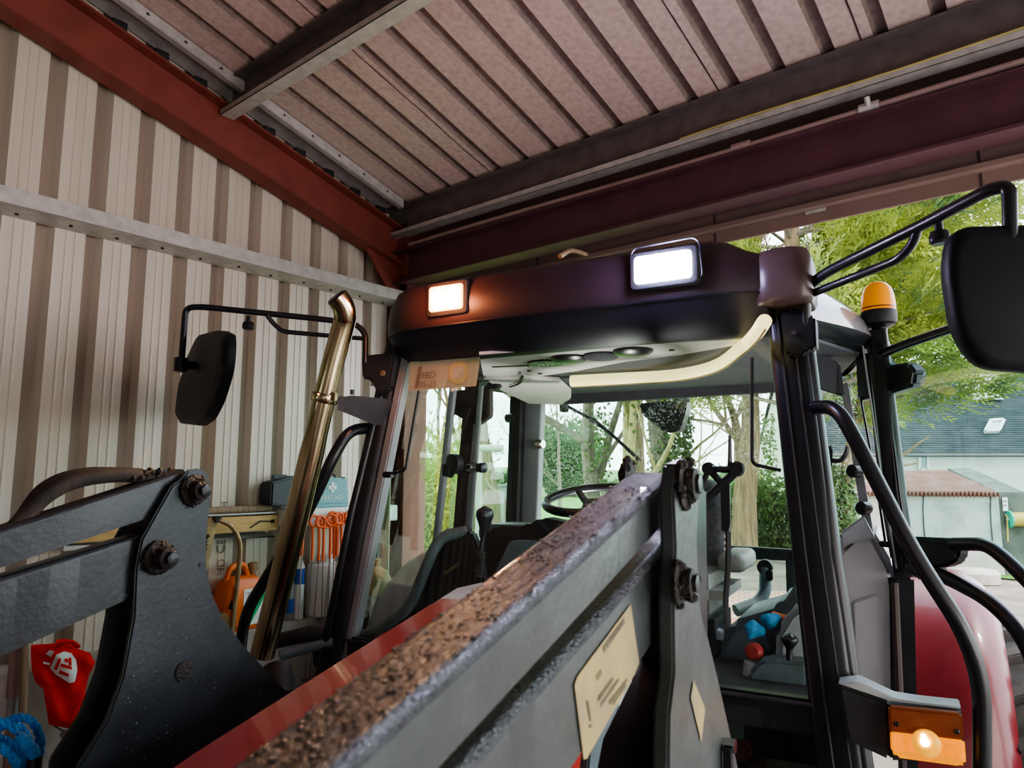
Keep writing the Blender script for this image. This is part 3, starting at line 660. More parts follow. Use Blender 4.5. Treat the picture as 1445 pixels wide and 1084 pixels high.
# ================================================================== THE TRACTOR  (local axes: x across, y rearward, z up)
tr = thing('tractor', TO, 'red tractor with black roof visor and lit work lights parked under the shed roof', 'tractor', rz=-TH)
X1, Y1, Z1 = V3((1, 0, 0)), V3((0, 1, 0)), V3((0, 0, 1))
ART, ARB = V3((.79, 0.0, 2.36)), V3((.905, -.12, .78))       # pillar centre lines
ALT, ALB = V3((-.775, 0.0, 2.36)), V3((-.985, -.12, .95))
def pillar(name, a, b, wu, wv, mt, bow=.02, extra=None):
    mb = MB(); rings = []
    for i in range(9):
        t = i / 8; c = a.lerp(b, t) - Y1 * bow * math.sin(math.pi * t); k = 1 + .12 * t
        rings.append([c + X1 * x + Y1 * y for x, y in rrect(wu * k, wv * k, .02, 3)])
    mb.loft(rings, mt)
    if extra: extra(mb)
    return mb.build(name, tr)
def ex_r(mb):   # round roll tube along the outer edge and seal line
    mb.tube([ART + V3((.050, -.02, -.02)), ART.lerp(ARB, .5) + V3((.050, -.045, 0)), ARB + V3((.055, -.02, .1))], .026, M['blk'], 12)
    mb.tube([ART + V3((-.02, -.06, -.03)), ART.lerp(ARB, .5) + V3((-.02, -.09, 0)), ARB + V3((-.02, -.07, .1))], .004, M['blkm'], 6)
    mb.tube([ART + V3((.02, -.06, -.03)), ART.lerp(ARB, .5) + V3((.022, -.09, 0)), ARB + V3((.025, -.07, .1))], .0035, M['blkm'], 6)
pillar('front_pillar', ART, ARB, .115, .10, M['blk'], extra=ex_r)
def ex_l(mb):
    mb.tube([ALT + V3((-.02, -.05, -.1)), ALT.lerp(ALB, .5) + V3((-.02, -.07, 0)), ALB + V3((-.02, -.06, .05))], .018, M['blk'], 10)
pillar('front_pillar', ALT, ALB, .092, .09, M['blkm'], extra=ex_l)
mb = MB()       # pale inner strip of the far front pillar
mb.hexa([ALB + V3((.05, -.03, .1)), ALB + V3((.095, -.03, .1)), ALB + V3((.095, .03, .1)), ALB + V3((.05, .03, .1)),
         ALT + V3((.045, -.05, -.06)), ALT + V3((.085, -.05, -.06)), ALT + V3((.085, .0, -.06)), ALT + V3((.045, .0, -.06))], M['trim'], .006)
lab(mb.build('pillar_trim', tr), 'grey inner edge of the far front pillar')
# rear and middle pillars
BRT, BRB = V3((1.03, .66, 2.36)), V3((1.10, .66, 1.30))
BLT, BLB = V3((-.98, .66, 2.36)), V3((-1.05, .66, 1.05))
CLX = T(745, 650, v=1.48).x
CLT, CLB = V3((CLX, 1.48, 2.36)), V3((CLX - .04, 1.52, 1.05))
def vpillar(name, px_top, px_bot, v, w_px, mt, dep=.08, r=.012):
    """an upright whose centre was measured at two image points, on the plane y = v"""
    a = T(*px_top, v=v); b = T(*px_bot, v=v); wd = abs(T(px_top[0] + w_px / 2, px_top[1], v=v).x - T(px_top[0] - w_px / 2, px_top[1], v=v).x)
    mb = MB(); mb.loft([[c + X1 * x + Y1 * y for x, y in rrect(wd, dep, min(r, wd * .3), 3)] for c in (b, a.lerp(b, .5), a)], mt); return mb.build(name, tr)
vpillar('middle_pillar', (668, 520), (648, 765), .62, 18, M['browntrim'], .03)
mb = MB(); q = .60
mb.prism([T(632, 553, v=q), T(690, 545, v=q), T(690, 588, v=q), T(672, 600, v=q), T(634, 582, v=q)], Y1 * .05, M['browntrim'], .006); mb.build('pillar_bracket', tr)
lab(vpillar('pillar_trim', (679, 545), (661, 765), .60, 8, M['trim'], .015), 'grey inner strip of the far middle pillar')
mb = MB(); mb.prism([T(663, 709, v=.60), T(669, 707, v=.60), T(667, 733, v=.60), T(660, 735, v=.60)], Y1 * -.004, M['yellow'])
mb.prism([T(665.2, 714, v=.594), T(666.4, 714, v=.594), T(665.4, 724, v=.594), T(664.4, 724, v=.594)], Y1 * -.001, M['ink']); lab(mb.build('warning_sticker', tr), 'yellow warning sticker with an exclamation mark')
vpillar('rear_pillar', (731, 560), (724, 760), 1.44, 17, M['blkm'], .07)
lab(vpillar('pillar_trim', (753, 555), (744, 765), 1.50, 30, M['trim'], .07), 'pale grey lining of the far rear pillar')
lab(vpillar('door_stile', (640, 545), (614, 780), .55, 9, M['trim'], .03), 'grey frame edge of the far door')
# hinges and knobs in the far windows
def knob(px, py, v, rr, ln, mt, name, ax=(1, -.2, 0)):
    mb = MB(); mb.lathe([(rr * .7, -ln / 2), (rr, -ln * .4), (rr, ln * .4), (rr * .8, ln / 2)], T(px, py, v=v), ax, mt, 14); return mb.build(name, tr)
mb = MB(); c = T(641, 655, v=.55); mb.lathe([(.02, -.03), (.05, -.02), (.05, .02), (.02, .03)], c, (.3, 1, 0), M['blkm'], 14); mb.lathe([(.03, -.02), (.04, .02)], c + V3((-.04, 0, -.03)), (.3, 1, 0), M['blkm'], 12); mb.build('window_latch', tr)
knob(668, 660, .60, .026, .07, M['chrome'], 'window_hinge'); knob(681, 660, .60, .026, .03, M['blk'], 'window_hinge')
knob(762, 627, 1.44, .03, .05, M['chrome'], 'window_hinge'); knob(720, 590, 1.40, .028, .06, M['blk'], 'window_hinge'); knob(716, 745, 1.40, .03, .06, M['blk'], 'window_hinge')
# near middle pillar and its pale hinge stile with bolts
mb = MB(); mb.loft([[V3((c[0] + x, .66 + y, c[2])) for x, y in rrect(.075, .10, .015, 3)] for c in ((1.085, 0, 1.43), (1.07, 0, 1.8), (1.045, 0, 2.36))], M['blk'])
mb.tube([V3((1.06, .60, 1.46)), V3((1.03, .60, 1.8)), V3((.995, .60, 2.3))], .004, M['trim'], 6); mb.build('middle_pillar', tr)
mb = MB(); v = .70
mb.prism([T(1186, 545, v=v), T(1196, 538, v=v), T(1231, 742, v=v), T(1238, 800, v=v), T(1222, 790, v=v), T(1218, 745, v=v)], Y1 * .03, M['trim'], .004); lab(mb.build('hinge_stile', tr), 'pale grey stile beside the open doorway')
for p in ((1206, 665), (1219, 717)): knob(*p, .68, .026, .05, M['blk'], 'stile_bolt', (-.6, -1, 0))
mb = MB(); mb.prism([T(1148, 492, v=.6), T(1185, 512, v=.62), T(1192, 560, v=.62), T(1180, 556, v=.62), T(1160, 550, v=.6), T(1148, 545, v=.6)], Y1 * .05, M['linerd'], .01)
mb.lathe([(.022, -.01), (.022, .012)], T(1148, 557, v=.7), (0, -1, 0), M['blk'], 14); mb.build('upper_corner_trim', tr)
mb = MB(); mb.prism([T(1143, 550, v=.75), T(1158, 548, v=.75), T(1160, 560, v=.75), T(1146, 572, v=.75)], Y1 * .03, M['trim'], .004); mb.build('corner_bracket', tr)

# ---- roof: lofted cap with visor front
def roof_ring(z, inset, front, drop=0.0, fb=0.0):
    pts = []
    uf, ub, ur = .80 - inset, 1.03 - inset, .90 - inset
    P = [(-uf, front + .05), (-uf * .93, front), (uf * .93, front), (uf, front + .05), (ub - .05, .45), (ub, .66), (ub, .85), (ur + .04, 1.45 - inset), (ur - .1, 1.6 - inset), (-ur + .1, 1.6 - inset), (-ur - .04, 1.45 - inset), (-ub, .85), (-ub, .66), (-ub + .05, .45)]
    for i, (x, y) in enumerate(P): pts.append(V3((x, y, z)))
    return fillet_closed(pts, .09)
def fillet_closed(P, r, seg=4):
    out = []; n = len(P)
    for i in range(n):
        a, b, c = P[i - 1], P[i], P[(i + 1) % n]; d1 = a - b; d2 = c - b; rr = min(r, d1.length * .45, d2.length * .45)
        p1 = b + d1.normalized() * rr; p2 = b + d2.normalized() * rr
        for k in range(seg + 1):
            t = k / seg; out.append(p1 * (1 - t) ** 2 + b * 2 * t * (1 - t) + p2 * t ** 2)
    return out
mb = MB()
mb.loft([roof_ring(2.285, .045, .04), roof_ring(2.30, .015, .02), roof_ring(2.335, -.01, .02)], M['blk'], caps=False)
mb.loft([roof_ring(2.335, -.01, .02), roof_ring(2.40, .01, .02), roof_ring(2.46, .06, .03), roof_ring(2.515, .13, .05), roof_ring(2.555, .22, .08)], M['roofside'], caps=False)
mb.loft([roof_ring(2.555, .22, .08), roof_ring(2.58, .34, .18), roof_ring(2.59, .5, .40)], M['rooftop'], caps=True)
rf = mb.build('roof_shell', tr, smooth=50)
# the visor that carries the work lights
def vis(u): return -.03 * (1 - (u / .82) ** 2)
mb = MB(); rows = [(-.03, 2.255), (-.075, 2.262), (-.15, 2.31), (-.205, 2.365), (-.212, 2.38), (-.215, 2.44), (-.21, 2.50), (-.195, 2.535), (-.165, 2.552), (-.06, 2.556)]
us = [-.75 + i * .0517 for i in range(30)]
grid = []
for (v, z) in rows:
    row = []
    for u in us:
        e = max(0, (-u - .57) / .18); e2 = max(0, (u - .58) / .14)
        zz = z
        if z > 2.4: zz = z - (z - 2.4) * (.55 * e ** 2 + .35 * min(1, e2) ** 2)
        row.append(V3((u, v + vis(u) * .6 + .10 * e ** 2 + .05 * min(1, e2) ** 2, zz)))
    grid.append(row)
nU = len(us)
def rowfaces(i0, i1, mt):
    vs = [p for r in grid[i0:i1 + 1] for p in r]; fs = []
    for i in range(i1 - i0):
        for j in range(nU - 1): fs.append((i * nU + j, i * nU + j + 1, (i + 1) * nU + j + 1, (i + 1) * nU + j))
    mb.add(vs, fs, mt)
rowfaces(0, 3, M['navy2']); rowfaces(3, len(rows) - 1, M['navy'])
for j in (0, nU - 1):
    side = [grid[i][j] for i in range(len(rows))] + [V3((us[j], .02, 2.556)), V3((us[j], .02, 2.255))]; mb.poly(side if j else side[::-1], M['navy'])
mb.tube([g + V3((0, -.003, 0)) for g in grid[3]], .004, M['blk'], 6)
lab(mb.build('roof_visor', tr, smooth=35), 'dark plum visor across the front of the roof')
# corner pod at the near front corner and a small one at the far side
mb = MB(); v = -.10
c = V3((.800, -.06, 2.405))
rings = []
for z, f in ((2.33, .90), (2.345, .98), (2.43, 1.0), (2.47, .97), (2.50, .84), (2.515, .5)):
    rings.append([c + V3((x * f, y * f, z - 2.405)) for x, y in rrect(.18, .24, .06, 5)])
mb.loft(rings, M['oxide2']); pod = mb.build('corner_pod', tr, smooth=60)
pod.data.materials[0] = mat('pod_brown_plastic', (.085, .05, .048), rough=.35, var=.1)
lab(pod, 'brown-grey rounded pod at the near roof corner')
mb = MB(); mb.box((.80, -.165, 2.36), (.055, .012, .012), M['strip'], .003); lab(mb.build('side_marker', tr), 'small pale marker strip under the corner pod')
mb = MB(); mb.prism([T(553, 491, v=-.08), T(576, 486, v=-.08), T(577, 458, v=-.08), T(566, 452, v=-.08)], Y1 * .06, M['oxide2'], .004); lab(mb.build('corner_reflector', tr), 'dull red piece at the far roof corner')
mb = MB(); mb.tube(spline([T(1040, 372, v=-.12), T(1052, 384, v=-.16), T(1062, 372, v=-.1), T(1075, 378, v=-.06)], 4), .006, M['blk'], 6); mb.box(T(1040, 380, v=-.17), (.03, .02, .02), M['galv'], .004); mb.build('light_cable', tr)
# roof-top fitting seen over the visor
mb = MB(); mb.tube(spline([T(790, 362, v=-.05), T(806, 354, v=0), T(828, 360, v=.05)], 5), .010, M['sawtube'], 8); mb.build('roof_hose', tr)

# ---- work lights
def work_light(pc, w, h, frame, lens, blobs, label, recess):
    c = V3(pc); p = bpy.data.objects.new('work_light', None); C.objects.link(p); p.parent = tr; p.location = c; p['label'] = label
    mb = MB()
    fr = rrect(w + .03, h + .03, .014, 4)
    mb.loft([[V3((x, .03, z)) for x, z in fr], [V3((x, -.012, z)) for x, z in fr], [V3((x * .93, -.016, z * .9)) for x, z in fr]], frame); mb.build('lamp_housing', p)
    mb = MB(); le = rrect(w, h, .012, 4); mb.loft([[V3((x, -.017, z)) for x, z in le], [V3((x * .97, -.024, z * .96)) for x, z in le]], lens); mb.build('lamp_lens', p)
    for bx, bz, bw, bh, bm_ in blobs:
        mb = MB(); le = rrect(bw, bh, min(bw, bh) * .40, 5); mb.loft([[V3((bx + x, -.0245, bz + z)) for x, z in le], [V3((bx + x * .9, -.0275, bz + z * .9)) for x, z in le]], bm_); mb.build('lamp_element', p)
    if recess:
        mb = MB(); ps = [V3((x, -.004, z)) for x, z in ((-w * .58, -h * .42), (w * .66, -h * .50), (w * .62, h * .78), (w * .52, h * .95), (-w * .50, h * .88), (-w * .58, h * .68))]
        mb.tube(fillet_closed(ps, .015), .003, M['blk'], 6, closed=True); mb.build('recess_edge', p)
    return p
lc = T(633, 422, v=-.225); rcn = T(937, 379, v=-.262)
wl = work_light(lc, .150, .098, M['blkm'], M['halol'], [(-.034, -.004, .052, .082, M['halo']), (.032, .0, .056, .082, M['halo'])], 'lit halogen work light with a warm orange glow', False)
wr = work_light(rcn, .185, .090, M['blkm'], M['led'], [(-.064 + i * .043, -.022 + j * .044, .036, .036, M['led']) for i in range(4) for j in range(2)], 'lit white work light glaring cold white', True)

# ---- head liner, yellow strip with daylight painted as glow, console
ZL = 2.262
def liner(pts, mt, name, z=ZL, th=.02, bev=.0, label=None):
    mb = MB(); mb.prism([T(px, py, z=z) for px, py in pts], Z1 * th, mt, bev); o = mb.build(name, tr)
    if label: lab(o, label)
    return o
mb = MB(); mb.prism([V3((-.77, -.02, 2.272)), V3((.77, -.02, 2.272)), V3((.98, .66, 2.272)), V3((.84, 1.45, 2.272)), V3((-.84, 1.45, 2.272)), V3((-.98, .66, 2.272))], Z1 * .012, M['linerd']); mb.build('head_liner', tr)
lf = [(676, 500), (1052, 478), (1045, 486), (962, 501), (880, 511), (812, 524), (740, 534), (683, 536)]
liner(lf, M['liner'], 'front_roof_console', ZL, .01, .0, 'pale grey overhead console behind the visor')
mb = MB()       # pale padding down the far side to the rear
P = [T(684, 534, z=2.25), T(735, 533, z=2.25), T(790, 538, z=2.25), T(806, 552, z=2.25), T(806, 566, z=2.25), T(790, 571, z=2.22), T(745, 570, z=2.22), T(700, 548, z=2.25)]
mb.prism(P, Z1 * .02, M['liner'], .006); lab(mb.build('side_liner', tr), 'pale grey roof lining along the far side')
mb = MB(); mb.tube(spline([T(720, 546, z=2.24), T(733, 541, z=2.24), T(737, 531, z=2.24)], 4), .008, M['blkm'], 8, flat=.5); mb.build('grab_strap', tr)
mb = MB(); mb.box(T(697, 545, z=2.24), (.07, .05, .03), M['blkm'], .008); mb.build('dome_lamp', tr)
for px, py, rr in ((770, 512, .075), (804, 505, .075), (849, 501, .070), (893, 495, .075)):
    mb = MB(); c = T(px, py, z=ZL - .002); mb.lathe([(rr, .002), (rr, -.006), (rr * .8, -.016 if px > 780 else -.004), (rr * .2, -.022 if px > 780 else -.002)], c, Z1, M['blk'] if px != 849 else M['linerd'], 24)
    if px == 770:
        for i in range(4): mb.box(c + V3((-.03 + i * .02, 0, -.008)), (.008, .06, .004), M['liner'], 0, (V3((.9, .4, 0)).normalized(), V3((-.4, .9, 0)).normalized(), Z1))
    mb.build('air_vent', tr)
for p in ((747, 523), (762, 527), (948, 494)):
    mb = MB(); mb.lathe([(.012, 0), (.010, -.004)], T(*p, z=ZL - .001), Z1, M['blk'], 10); mb.build('console_screw', tr)
mb = MB(); c = T(720, 517, z=ZL - .001); mb.box(c, (.16, .022, .004), M['browntrim'], .001, (V3((.95, .25, 0)).normalized(), V3((-.25, .95, 0)).normalized(), Z1)); mb.build('console_slot', tr)
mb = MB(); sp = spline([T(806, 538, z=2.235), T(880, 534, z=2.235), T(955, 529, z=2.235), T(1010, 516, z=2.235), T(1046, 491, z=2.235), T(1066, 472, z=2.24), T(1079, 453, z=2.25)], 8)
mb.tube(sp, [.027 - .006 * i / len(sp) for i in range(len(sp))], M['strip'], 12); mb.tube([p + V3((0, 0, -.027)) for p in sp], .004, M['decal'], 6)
lab(mb.build('roof_hatch_strip', tr), 'pale yellow curved strip round the roof hatch, given a glow for daylight')
# rear header band above the rear window
mb = MB(); v = 1.42; mb.prism([T(795, 545, v=v), T(1110, 540, v=v), T(1110, 552, v=v), T(795, 570, v=v)], Y1 * .06, M['linerd'], .004); mb.build('rear_header', tr)

# ---- glass
def pane(name, pts, mt, label=None, th=None):
    mb = MB(); mb.poly(pts, mt); o = mb.build(name, tr, smooth=0)
    if label: lab(o, label)
    return o
mb = MB(); vs = []; fs = []; NU, NV = 8, 8
for i in range(NV + 1):
    t = i / NV; a = (ALB + V3((.07, -.03, .0))).lerp(ALT + V3((.05, -.04, -.06)), t); b = (ARB + V3((-.06, -.03, .19))).lerp(ART + V3((-.05, -.04, -.06)), t)
    for j in range(NU + 1):
        s_ = j / NU; p = a.lerp(b, s_); p.y -= .05 * math.sin(math.pi * s_); vs.append(p)
for i in range(NV):
    for j in range(NU): fs.append((i * (NU + 1) + j, i * (NU + 1) + j + 1, (i + 1) * (NU + 1) + j + 1, (i + 1) * (NU + 1) + j))
mb.add(vs, fs, M['glass_w']); mb.build('windscreen', tr, smooth=60)
pane('side_window', [V3((-.99, .10, 1.15)), V3((-1.03, .60, 1.15)), V3((-.96, .60, 2.27)), V3((-.82, .08, 2.27))], M['glass_g'], 'green tinted far door glass')
pane('side_window', [V3((-1.0, .72, 1.2)), V3((CLX - .05, 1.46, 1.2)), V3((CLX - .05, 1.46, 2.25)), V3((-.95, .72, 2.25))], M['glass_g'], 'green tinted far rear quarter glass')
pane('rear_window', [V3((CLX, 1.53, 1.02)), V3((1.0, 1.53, 1.02)), V3((.92, 1.50, 2.27)), V3((CLX, 1.50, 2.27))], M['glass_r'], 'rear window spotted with rain')
# insurance paper stuck inside the windscreen
def WS(px, py, d=.0): return T(px, py, v=-.075 + d)
mb = MB(); mb.poly([WS(578, 511), WS(678, 503), WS(672, 545), WS(576, 552)][::-1], M['paper'])
mb.poly([WS(591, 517, -.002), WS(596, 517, -.002), WS(590, 548, -.002), WS(585, 548, -.002)], M['inksoft'])
dsc = mb.build('insurance_paper', tr, smooth=0); lab(dsc, 'yellowed paper disc in the windscreen reading FBD 05-23')
ax = (WS(640, 520) - WS(600, 523)).normalized(); ay = (WS(600, 512) - WS(598, 535)).normalized()
tm = text_mb('FBD', WS(594, 535, -.003), ax, ay, .040, M['inksoft']); text_mb('05-23', WS(591, 547, -.003), ax, ay, .036, M['inksoft'], mb=tm)
lab(tm.build('printed_text', dsc, smooth=0), 'faded print FBD 05-23')
mb = MB(); c = WS(647, 526, -.002); mb.lathe([(.045, 0), (.045, .001)], c, (0, -1, 0), M['paperg'], 24); mb.lathe([(.030, .001), (.030, .002)], c, (0, -1, 0), M['paper'], 20); lab(mb.build('printed_seal', dsc), 'round seal printed on the paper')
mb = MB(); mb.prism([WS(636, 548), WS(645, 547), WS(645, 551), WS(636, 553)], Y1 * .002, M['white']); mb.build('corner_label', tr)

# ---- thin rods on the windscreen edges, grab rails, brackets
mb = MB(); mb.tube(fillet([T(1061, 505, v=-.1), T(1061, 655, v=-.13), T(1102, 664, v=-.13)], .02), .0055, M['blk'], 8); lab(mb.build('screen_rod', tr), 'thin bent rod by the near front pillar')
mb = MB(); mb.tube(fillet([T(591, 552, v=-.1), T(572, 664, v=-.13), T(543, 671, v=-.13)], .02), .0055, M['blk'], 8); mb.lathe([(.013, -.02), (.013, .02)], T(548, 670, v=-.13), X1, M['blk'], 10); lab(mb.build('screen_rod', tr), 'thin bent rod by the far front pillar')
mb = MB(); gp = fillet([T(1138, 577, v=-.04), T(1180, 573, v=-.16), T(1208, 622, v=-.2), T(1290, 783, v=-.22), T(1362, 893, v=-.22), T(1386, 968, v=-.2), T(1386, 1120, v=-.2), T(1390, 1250, v=-.15)], .10, 8)
mb.tube(gp, .0215, M['blk'], 14); lab(mb.build('grab_rail', tr), 'bent black grab rail beside the open doorway')
mb = MB(); mb.tube(fillet([T(524, 604, v=-.06), T(492, 607, v=-.18), T(470, 645, v=-.24), T(437, 718, v=-.26), T(350, 858, v=-.26), T(340, 900, v=-.24), T(338, 1010, v=-.2)], .09, 8), .024, M['blk'], 12); lab(mb.build('grab_rail', tr), 'bent black grab rail behind the exhaust')
# exhaust
ex = [T(370, 925, v=-.36), T(400, 805, v=-.36), T(440, 640, v=-.36), T(468, 520, v=-.36), T(484, 462, v=-.36), T(487, 445, v=-.37), T(483, 430, v=-.39), T(473, 416, v=-.42)]
mb = MB(); sp = spline(ex, 5); rads = [.047 if p.z < 1.9 else .043 for p in sp]
mb.tube(sp[:-1], rads[:-1], M['steel'], 24); o = mb.build('exhaust_pipe', tr, smooth=60); lab(o, 'shiny stainless exhaust pipe with curved outlet')
mb = MB(); d = (sp[-1] - sp[-4]).normalized(); mb.lathe([(.040, 0), (.037, .002)], sp[-2] + d * .0015, d, M['blk'], 20); mb.build('outlet_mouth', o)
mb = MB(); i0 = min(range(len(sp)), key=lambda i: abs(sp[i].z - T(462, 557, v=-.36).z)); d = (sp[i0 + 1] - sp[i0]).normalized(); mb.lathe([(.049, -.018), (.051, -.014), (.051, .014), (.049, .018)], sp[i0], d, M['steel'], 24); mb.box(sp[i0] + V3((.052, -.01, 0)), (.03, .02, .03), M['steel'], .003); lab(mb.build('pipe_clamp', o), 'clamp ring round the exhaust')
# exhaust bracket and pillar blocks
mb = MB(); mb.prism([T(474, 556, v=-.30), T(540, 562, v=-.12), T(528, 602, v=-.12), T(474, 580, v=-.30)], V3((.02, .07, 0)), M['blkm'], .008); mb.lathe([(.008, 0), (.008, .02)], T(497, 557, v=-.25), Z1, M['blk'], 8); mb.build('exhaust_bracket', tr)
mb = MB(); mb.prism([T(509, 502, v=-.12), T(556, 497, v=-.10), T(548, 548, v=-.10), T(534, 560, v=-.10), T(522, 536, v=-.12), T(510, 534, v=-.12)], Y1 * .09, M['blkm'], .008)
mb.lathe([(.012, 0), (.012, .008)], T(541, 527, v=-.105), (0, -1, 0), M['sawtube'], 8); mb.lathe([(.012, 0), (.012, -.02)], T(527, 538, v=-.09), Z1, M['galv'], 8); mb.build('mirror_bracket', tr)
mb = MB(); mb.prism([T(1100, 440, v=-.10), T(1150, 445, v=-.10), T(1152, 492, v=-.10), T(1138, 493, v=-.10), T(1130, 505, v=-.10), T(1108, 500, v=-.10)], Y1 * .10, M['blk'], .008); mb.lathe([(.008, 0), (.008, .006)], T(1120, 470, v=-.11), (0, -1, 0), M['browntrim'], 8); mb.build('mirror_bracket', tr)

# ---- mirrors
def mirror(label, arm_pts, arm2_pts, r, clampp, shell_pts, plane, hang):
    p = bpy.data.objects.new('wing_mirror', None); C.objects.link(p); p.parent = tr; p['label'] = label
    mb = MB(); mb.tube(fillet(arm_pts, .05, 8), r, M['blk'], 12); mb.build('mirror_arm', p)
    mb = MB(); mb.tube(fillet(arm2_pts, .04, 8), r * .78, M['blk'], 10); mb.build('arm_brace', p)
    mb = MB(); c = clampp; mb.lathe([(.010, 0), (.010, -.022), (.02, -.026), (.024, -.036), (.024, -.052), (.018, -.058)], c, Z1, M['blk'], 12); mb.build('clamp_screw', p)
    mb = MB(); mb.lathe([(.016, -.03), (.026, -.028), (.026, .028), (.016, .03)], hang[0], hang[1], M['blk'], 14); mb.lathe([(.018, 0), (.018, hang[3])], hang[0], hang[2], M['blk'], 12); mb.build('ball_joint', p)
    o, n, dep = plane
    P = shell_pts; c = sum(P, V3()) / len(P); mb = MB()
    ring = fillet_closed(P, .055, 6); rings = []
    for t, f in ((-.5, .80), (-.42, .93), (-.25, .99), (0, 1.0), (.42, 1.0), (.5, .97)):
        rings.append([c + (q - c) * f + n * (dep * t) for q in ring])
    mb.loft(rings, M['mirror']); sh_ = mb.build('mirror_shell', p, smooth=50)
    mb = MB(); mb.poly([c + (q - c) * .93 + n * (dep * .5 + .001) for q in ring], M['silver']); mb.build('mirror_face', p, smooth=0)
    return p
nv = lambda px, py: T(px, py, v=-.55)
n_r = V3((-.30, 1, .05)).normalized(); oR = nv(1412, 420)
def MRp(px, py): return TP(px, py, oR, n_r)
mirror('large square wing mirror at the right, hanging from its black tube arm',
       [T(1137, 480, v=-.08), T(1137, 405, v=-.10), T(1170, 382, v=-.16), T(1300, 318, v=-.40), T(1395, 268, v=-.55), T(1424, 262, v=-.57), T(1426, 345, v=-.56)],
       [T(1137, 418, v=-.10), T(1210, 389, v=-.22), T(1268, 366, v=-.34), T(1288, 345, v=-.37), T(1296, 320, v=-.39)], .0155,
       T(1324, 313, v=-.43), [MRp(1340, 322), MRp(1480, 318), MRp(1520, 515), MRp(1500, 530), MRp(1378, 520), MRp(1345, 470), MRp(1331, 380)], (oR, n_r, .055),
       (MRp(1426, 350), Z1, Y1, .01))
nl = V3((.62, 1, 0)).normalized(); oL = T(288, 535, v=-.52)
def MLp(px, py): return TP(px, py, oL, nl)
mirror('slim wing mirror at the left, seen edge on against the cladding',
       [T(515, 512, v=-.12), T(516, 470, v=-.12), T(500, 456, v=-.15), T(440, 449, v=-.25), T(285, 433, v=-.52), T(262, 434, v=-.55), T(255, 525, v=-.55)],
       [T(514, 478, v=-.13), T(455, 473, v=-.22), T(398, 468, v=-.32), T(384, 455, v=-.35), T(377, 445, v=-.37)], .0125,
       T(351, 446, v=-.41), [MLp(312, 466), MLp(325, 473), MLp(322, 520), MLp(309, 565), MLp(296, 592), MLp(283, 601), MLp(258, 598), MLp(251, 585), MLp(256, 545), MLp(271, 500), MLp(284, 473)], (oL, nl, .05),
       (T(255, 515, v=-.55), Z1, (MLp(280, 515) - T(255, 515, v=-.55)).normalized(), .10))
# near-side round-cornered block behind the beacon (door top hinge housing)
DH = V3((1.06, .62, 0)); DD = V3((.63, -.777, 0)); DN = V3((.777, .63, 0))
def D(px, py, off=0): return TP(px, py, DH + DN * off, DN)
mb = MB(); P = [D(1205, 500), D(1238, 496), D(1250, 516), D(1280, 511), D(1291, 525), D(1288, 545), D(1245, 558), D(1208, 566)]
mb.prism(P, DN * .06, M['blk'], .012); lab(mb.build('door_hinge_housing', tr), 'black rounded housing at the top hinge of the open door')
# beacon
bc = T(1243, 490, v=.64); be = bpy.data.objects.new('beacon', None); C.objects.link(be); be.parent = tr; be.location = bc; be['label'] = 'amber warning beacon on a black flexible stem'
k = (T(1265, 420, v=.64) - T(1213, 420, v=.64)).length / 2
mb = MB(); mb.lathe([(.03, -.03), (.035, 0), (.03, .02)] + [(.021 + .004 * (i % 2), .024 + i * .008) for i in range(6)] + [(.03, .075), (.055, .085)], (0, 0, 0), Z1, M['blk'], 18); mb.build('beacon_stem', be)
mb = MB(); mb.lathe([(k * .55, .080), (k * .92, .092), (k, .105), (k, .135), (k * .97, .142)], (0, 0, 0), Z1, M['blkm'], 28); mb.build('beacon_base', be)
mb = MB(); mb.lathe([(k * .97, .138), (k * .96, .17), (k * .90, .205), (k * .78, .232), (k * .55, .250), (k * .25, .258), (.002, .26)], (0, 0, 0), Z1, M['amber'], 28); lab(mb.build('beacon_dome', be, smooth=60), 'amber plastic dome')
mb = MB(); mb.lathe([(k * .97, .15), (k * .96, .16)], (0, 0, 0), Z1, M['amberd'], 28); mb.build('dome_ring', be)
mb = MB(); mb.tube(spline([T(1211, 487, v=.62), T(1222, 486, v=.6), T(1226, 498, v=.6)], 4), .005, M['blk'], 6); mb.build('beacon_cable', tr)
# ---- the open near door
do = bpy.data.objects.new('open_door', None); C.objects.link(do); do.parent = tr; do['label'] = 'near cab door swung open, glass in a black tube frame'
mb = MB()
mb.prism([D(1222, 500), D(1243, 500), D(1252, 560), D(1268, 700), D(1280, 775), D(1255, 790), D(1240, 700), D(1226, 560)], DN * .035, M['blk'], .006)
mb.tube(spline([D(1228, 508), D(1270, 489), D(1345, 463), D(1420, 440), D(1500, 424)], 4), .017, M['blk'], 10)
mb.tube(fillet([D(1345, 768), D(1392, 768), D(1420, 790), D(1470, 840), D(1540, 910)], .05), .022, M['blk'], 12)
mb.tube(fillet([D(1285, 800), D(1330, 812), D(1400, 848), D(1450, 905), D(1480, 1000), D(1485, 1200)], .15), .024, M['blk'], 12)
mb.build('door_frame', do)
mb = MB(); mb.prism([D(1272, 757), D(1345, 760), D(1354, 768), D(1350, 790), D(1338, 799), D(1318, 802), D(1322, 815), D(1290, 818), D(1275, 800)], DN * .05, M['blk'], .010); mb.build('lock_housing', do)
mb = MB(); mb.poly([D(1240, 506), D(1345, 468), D(1500, 432), D(1540, 905), D(1400, 775), D(1285, 768)], M['glass_d']); lab(mb.build('door_glass', do, smooth=0), 'teal tinted door glass')
mb = MB(); mb.tube([D(1214, 560, .01), D(1238, 690, .01), D(1249, 765, .01)], .005, M['blk'], 8); mb.lathe([(.012, -.02), (.012, .02)], D(1249, 768, .01), DD, M['blkm'], 10); mb.build('gas_strut', do)
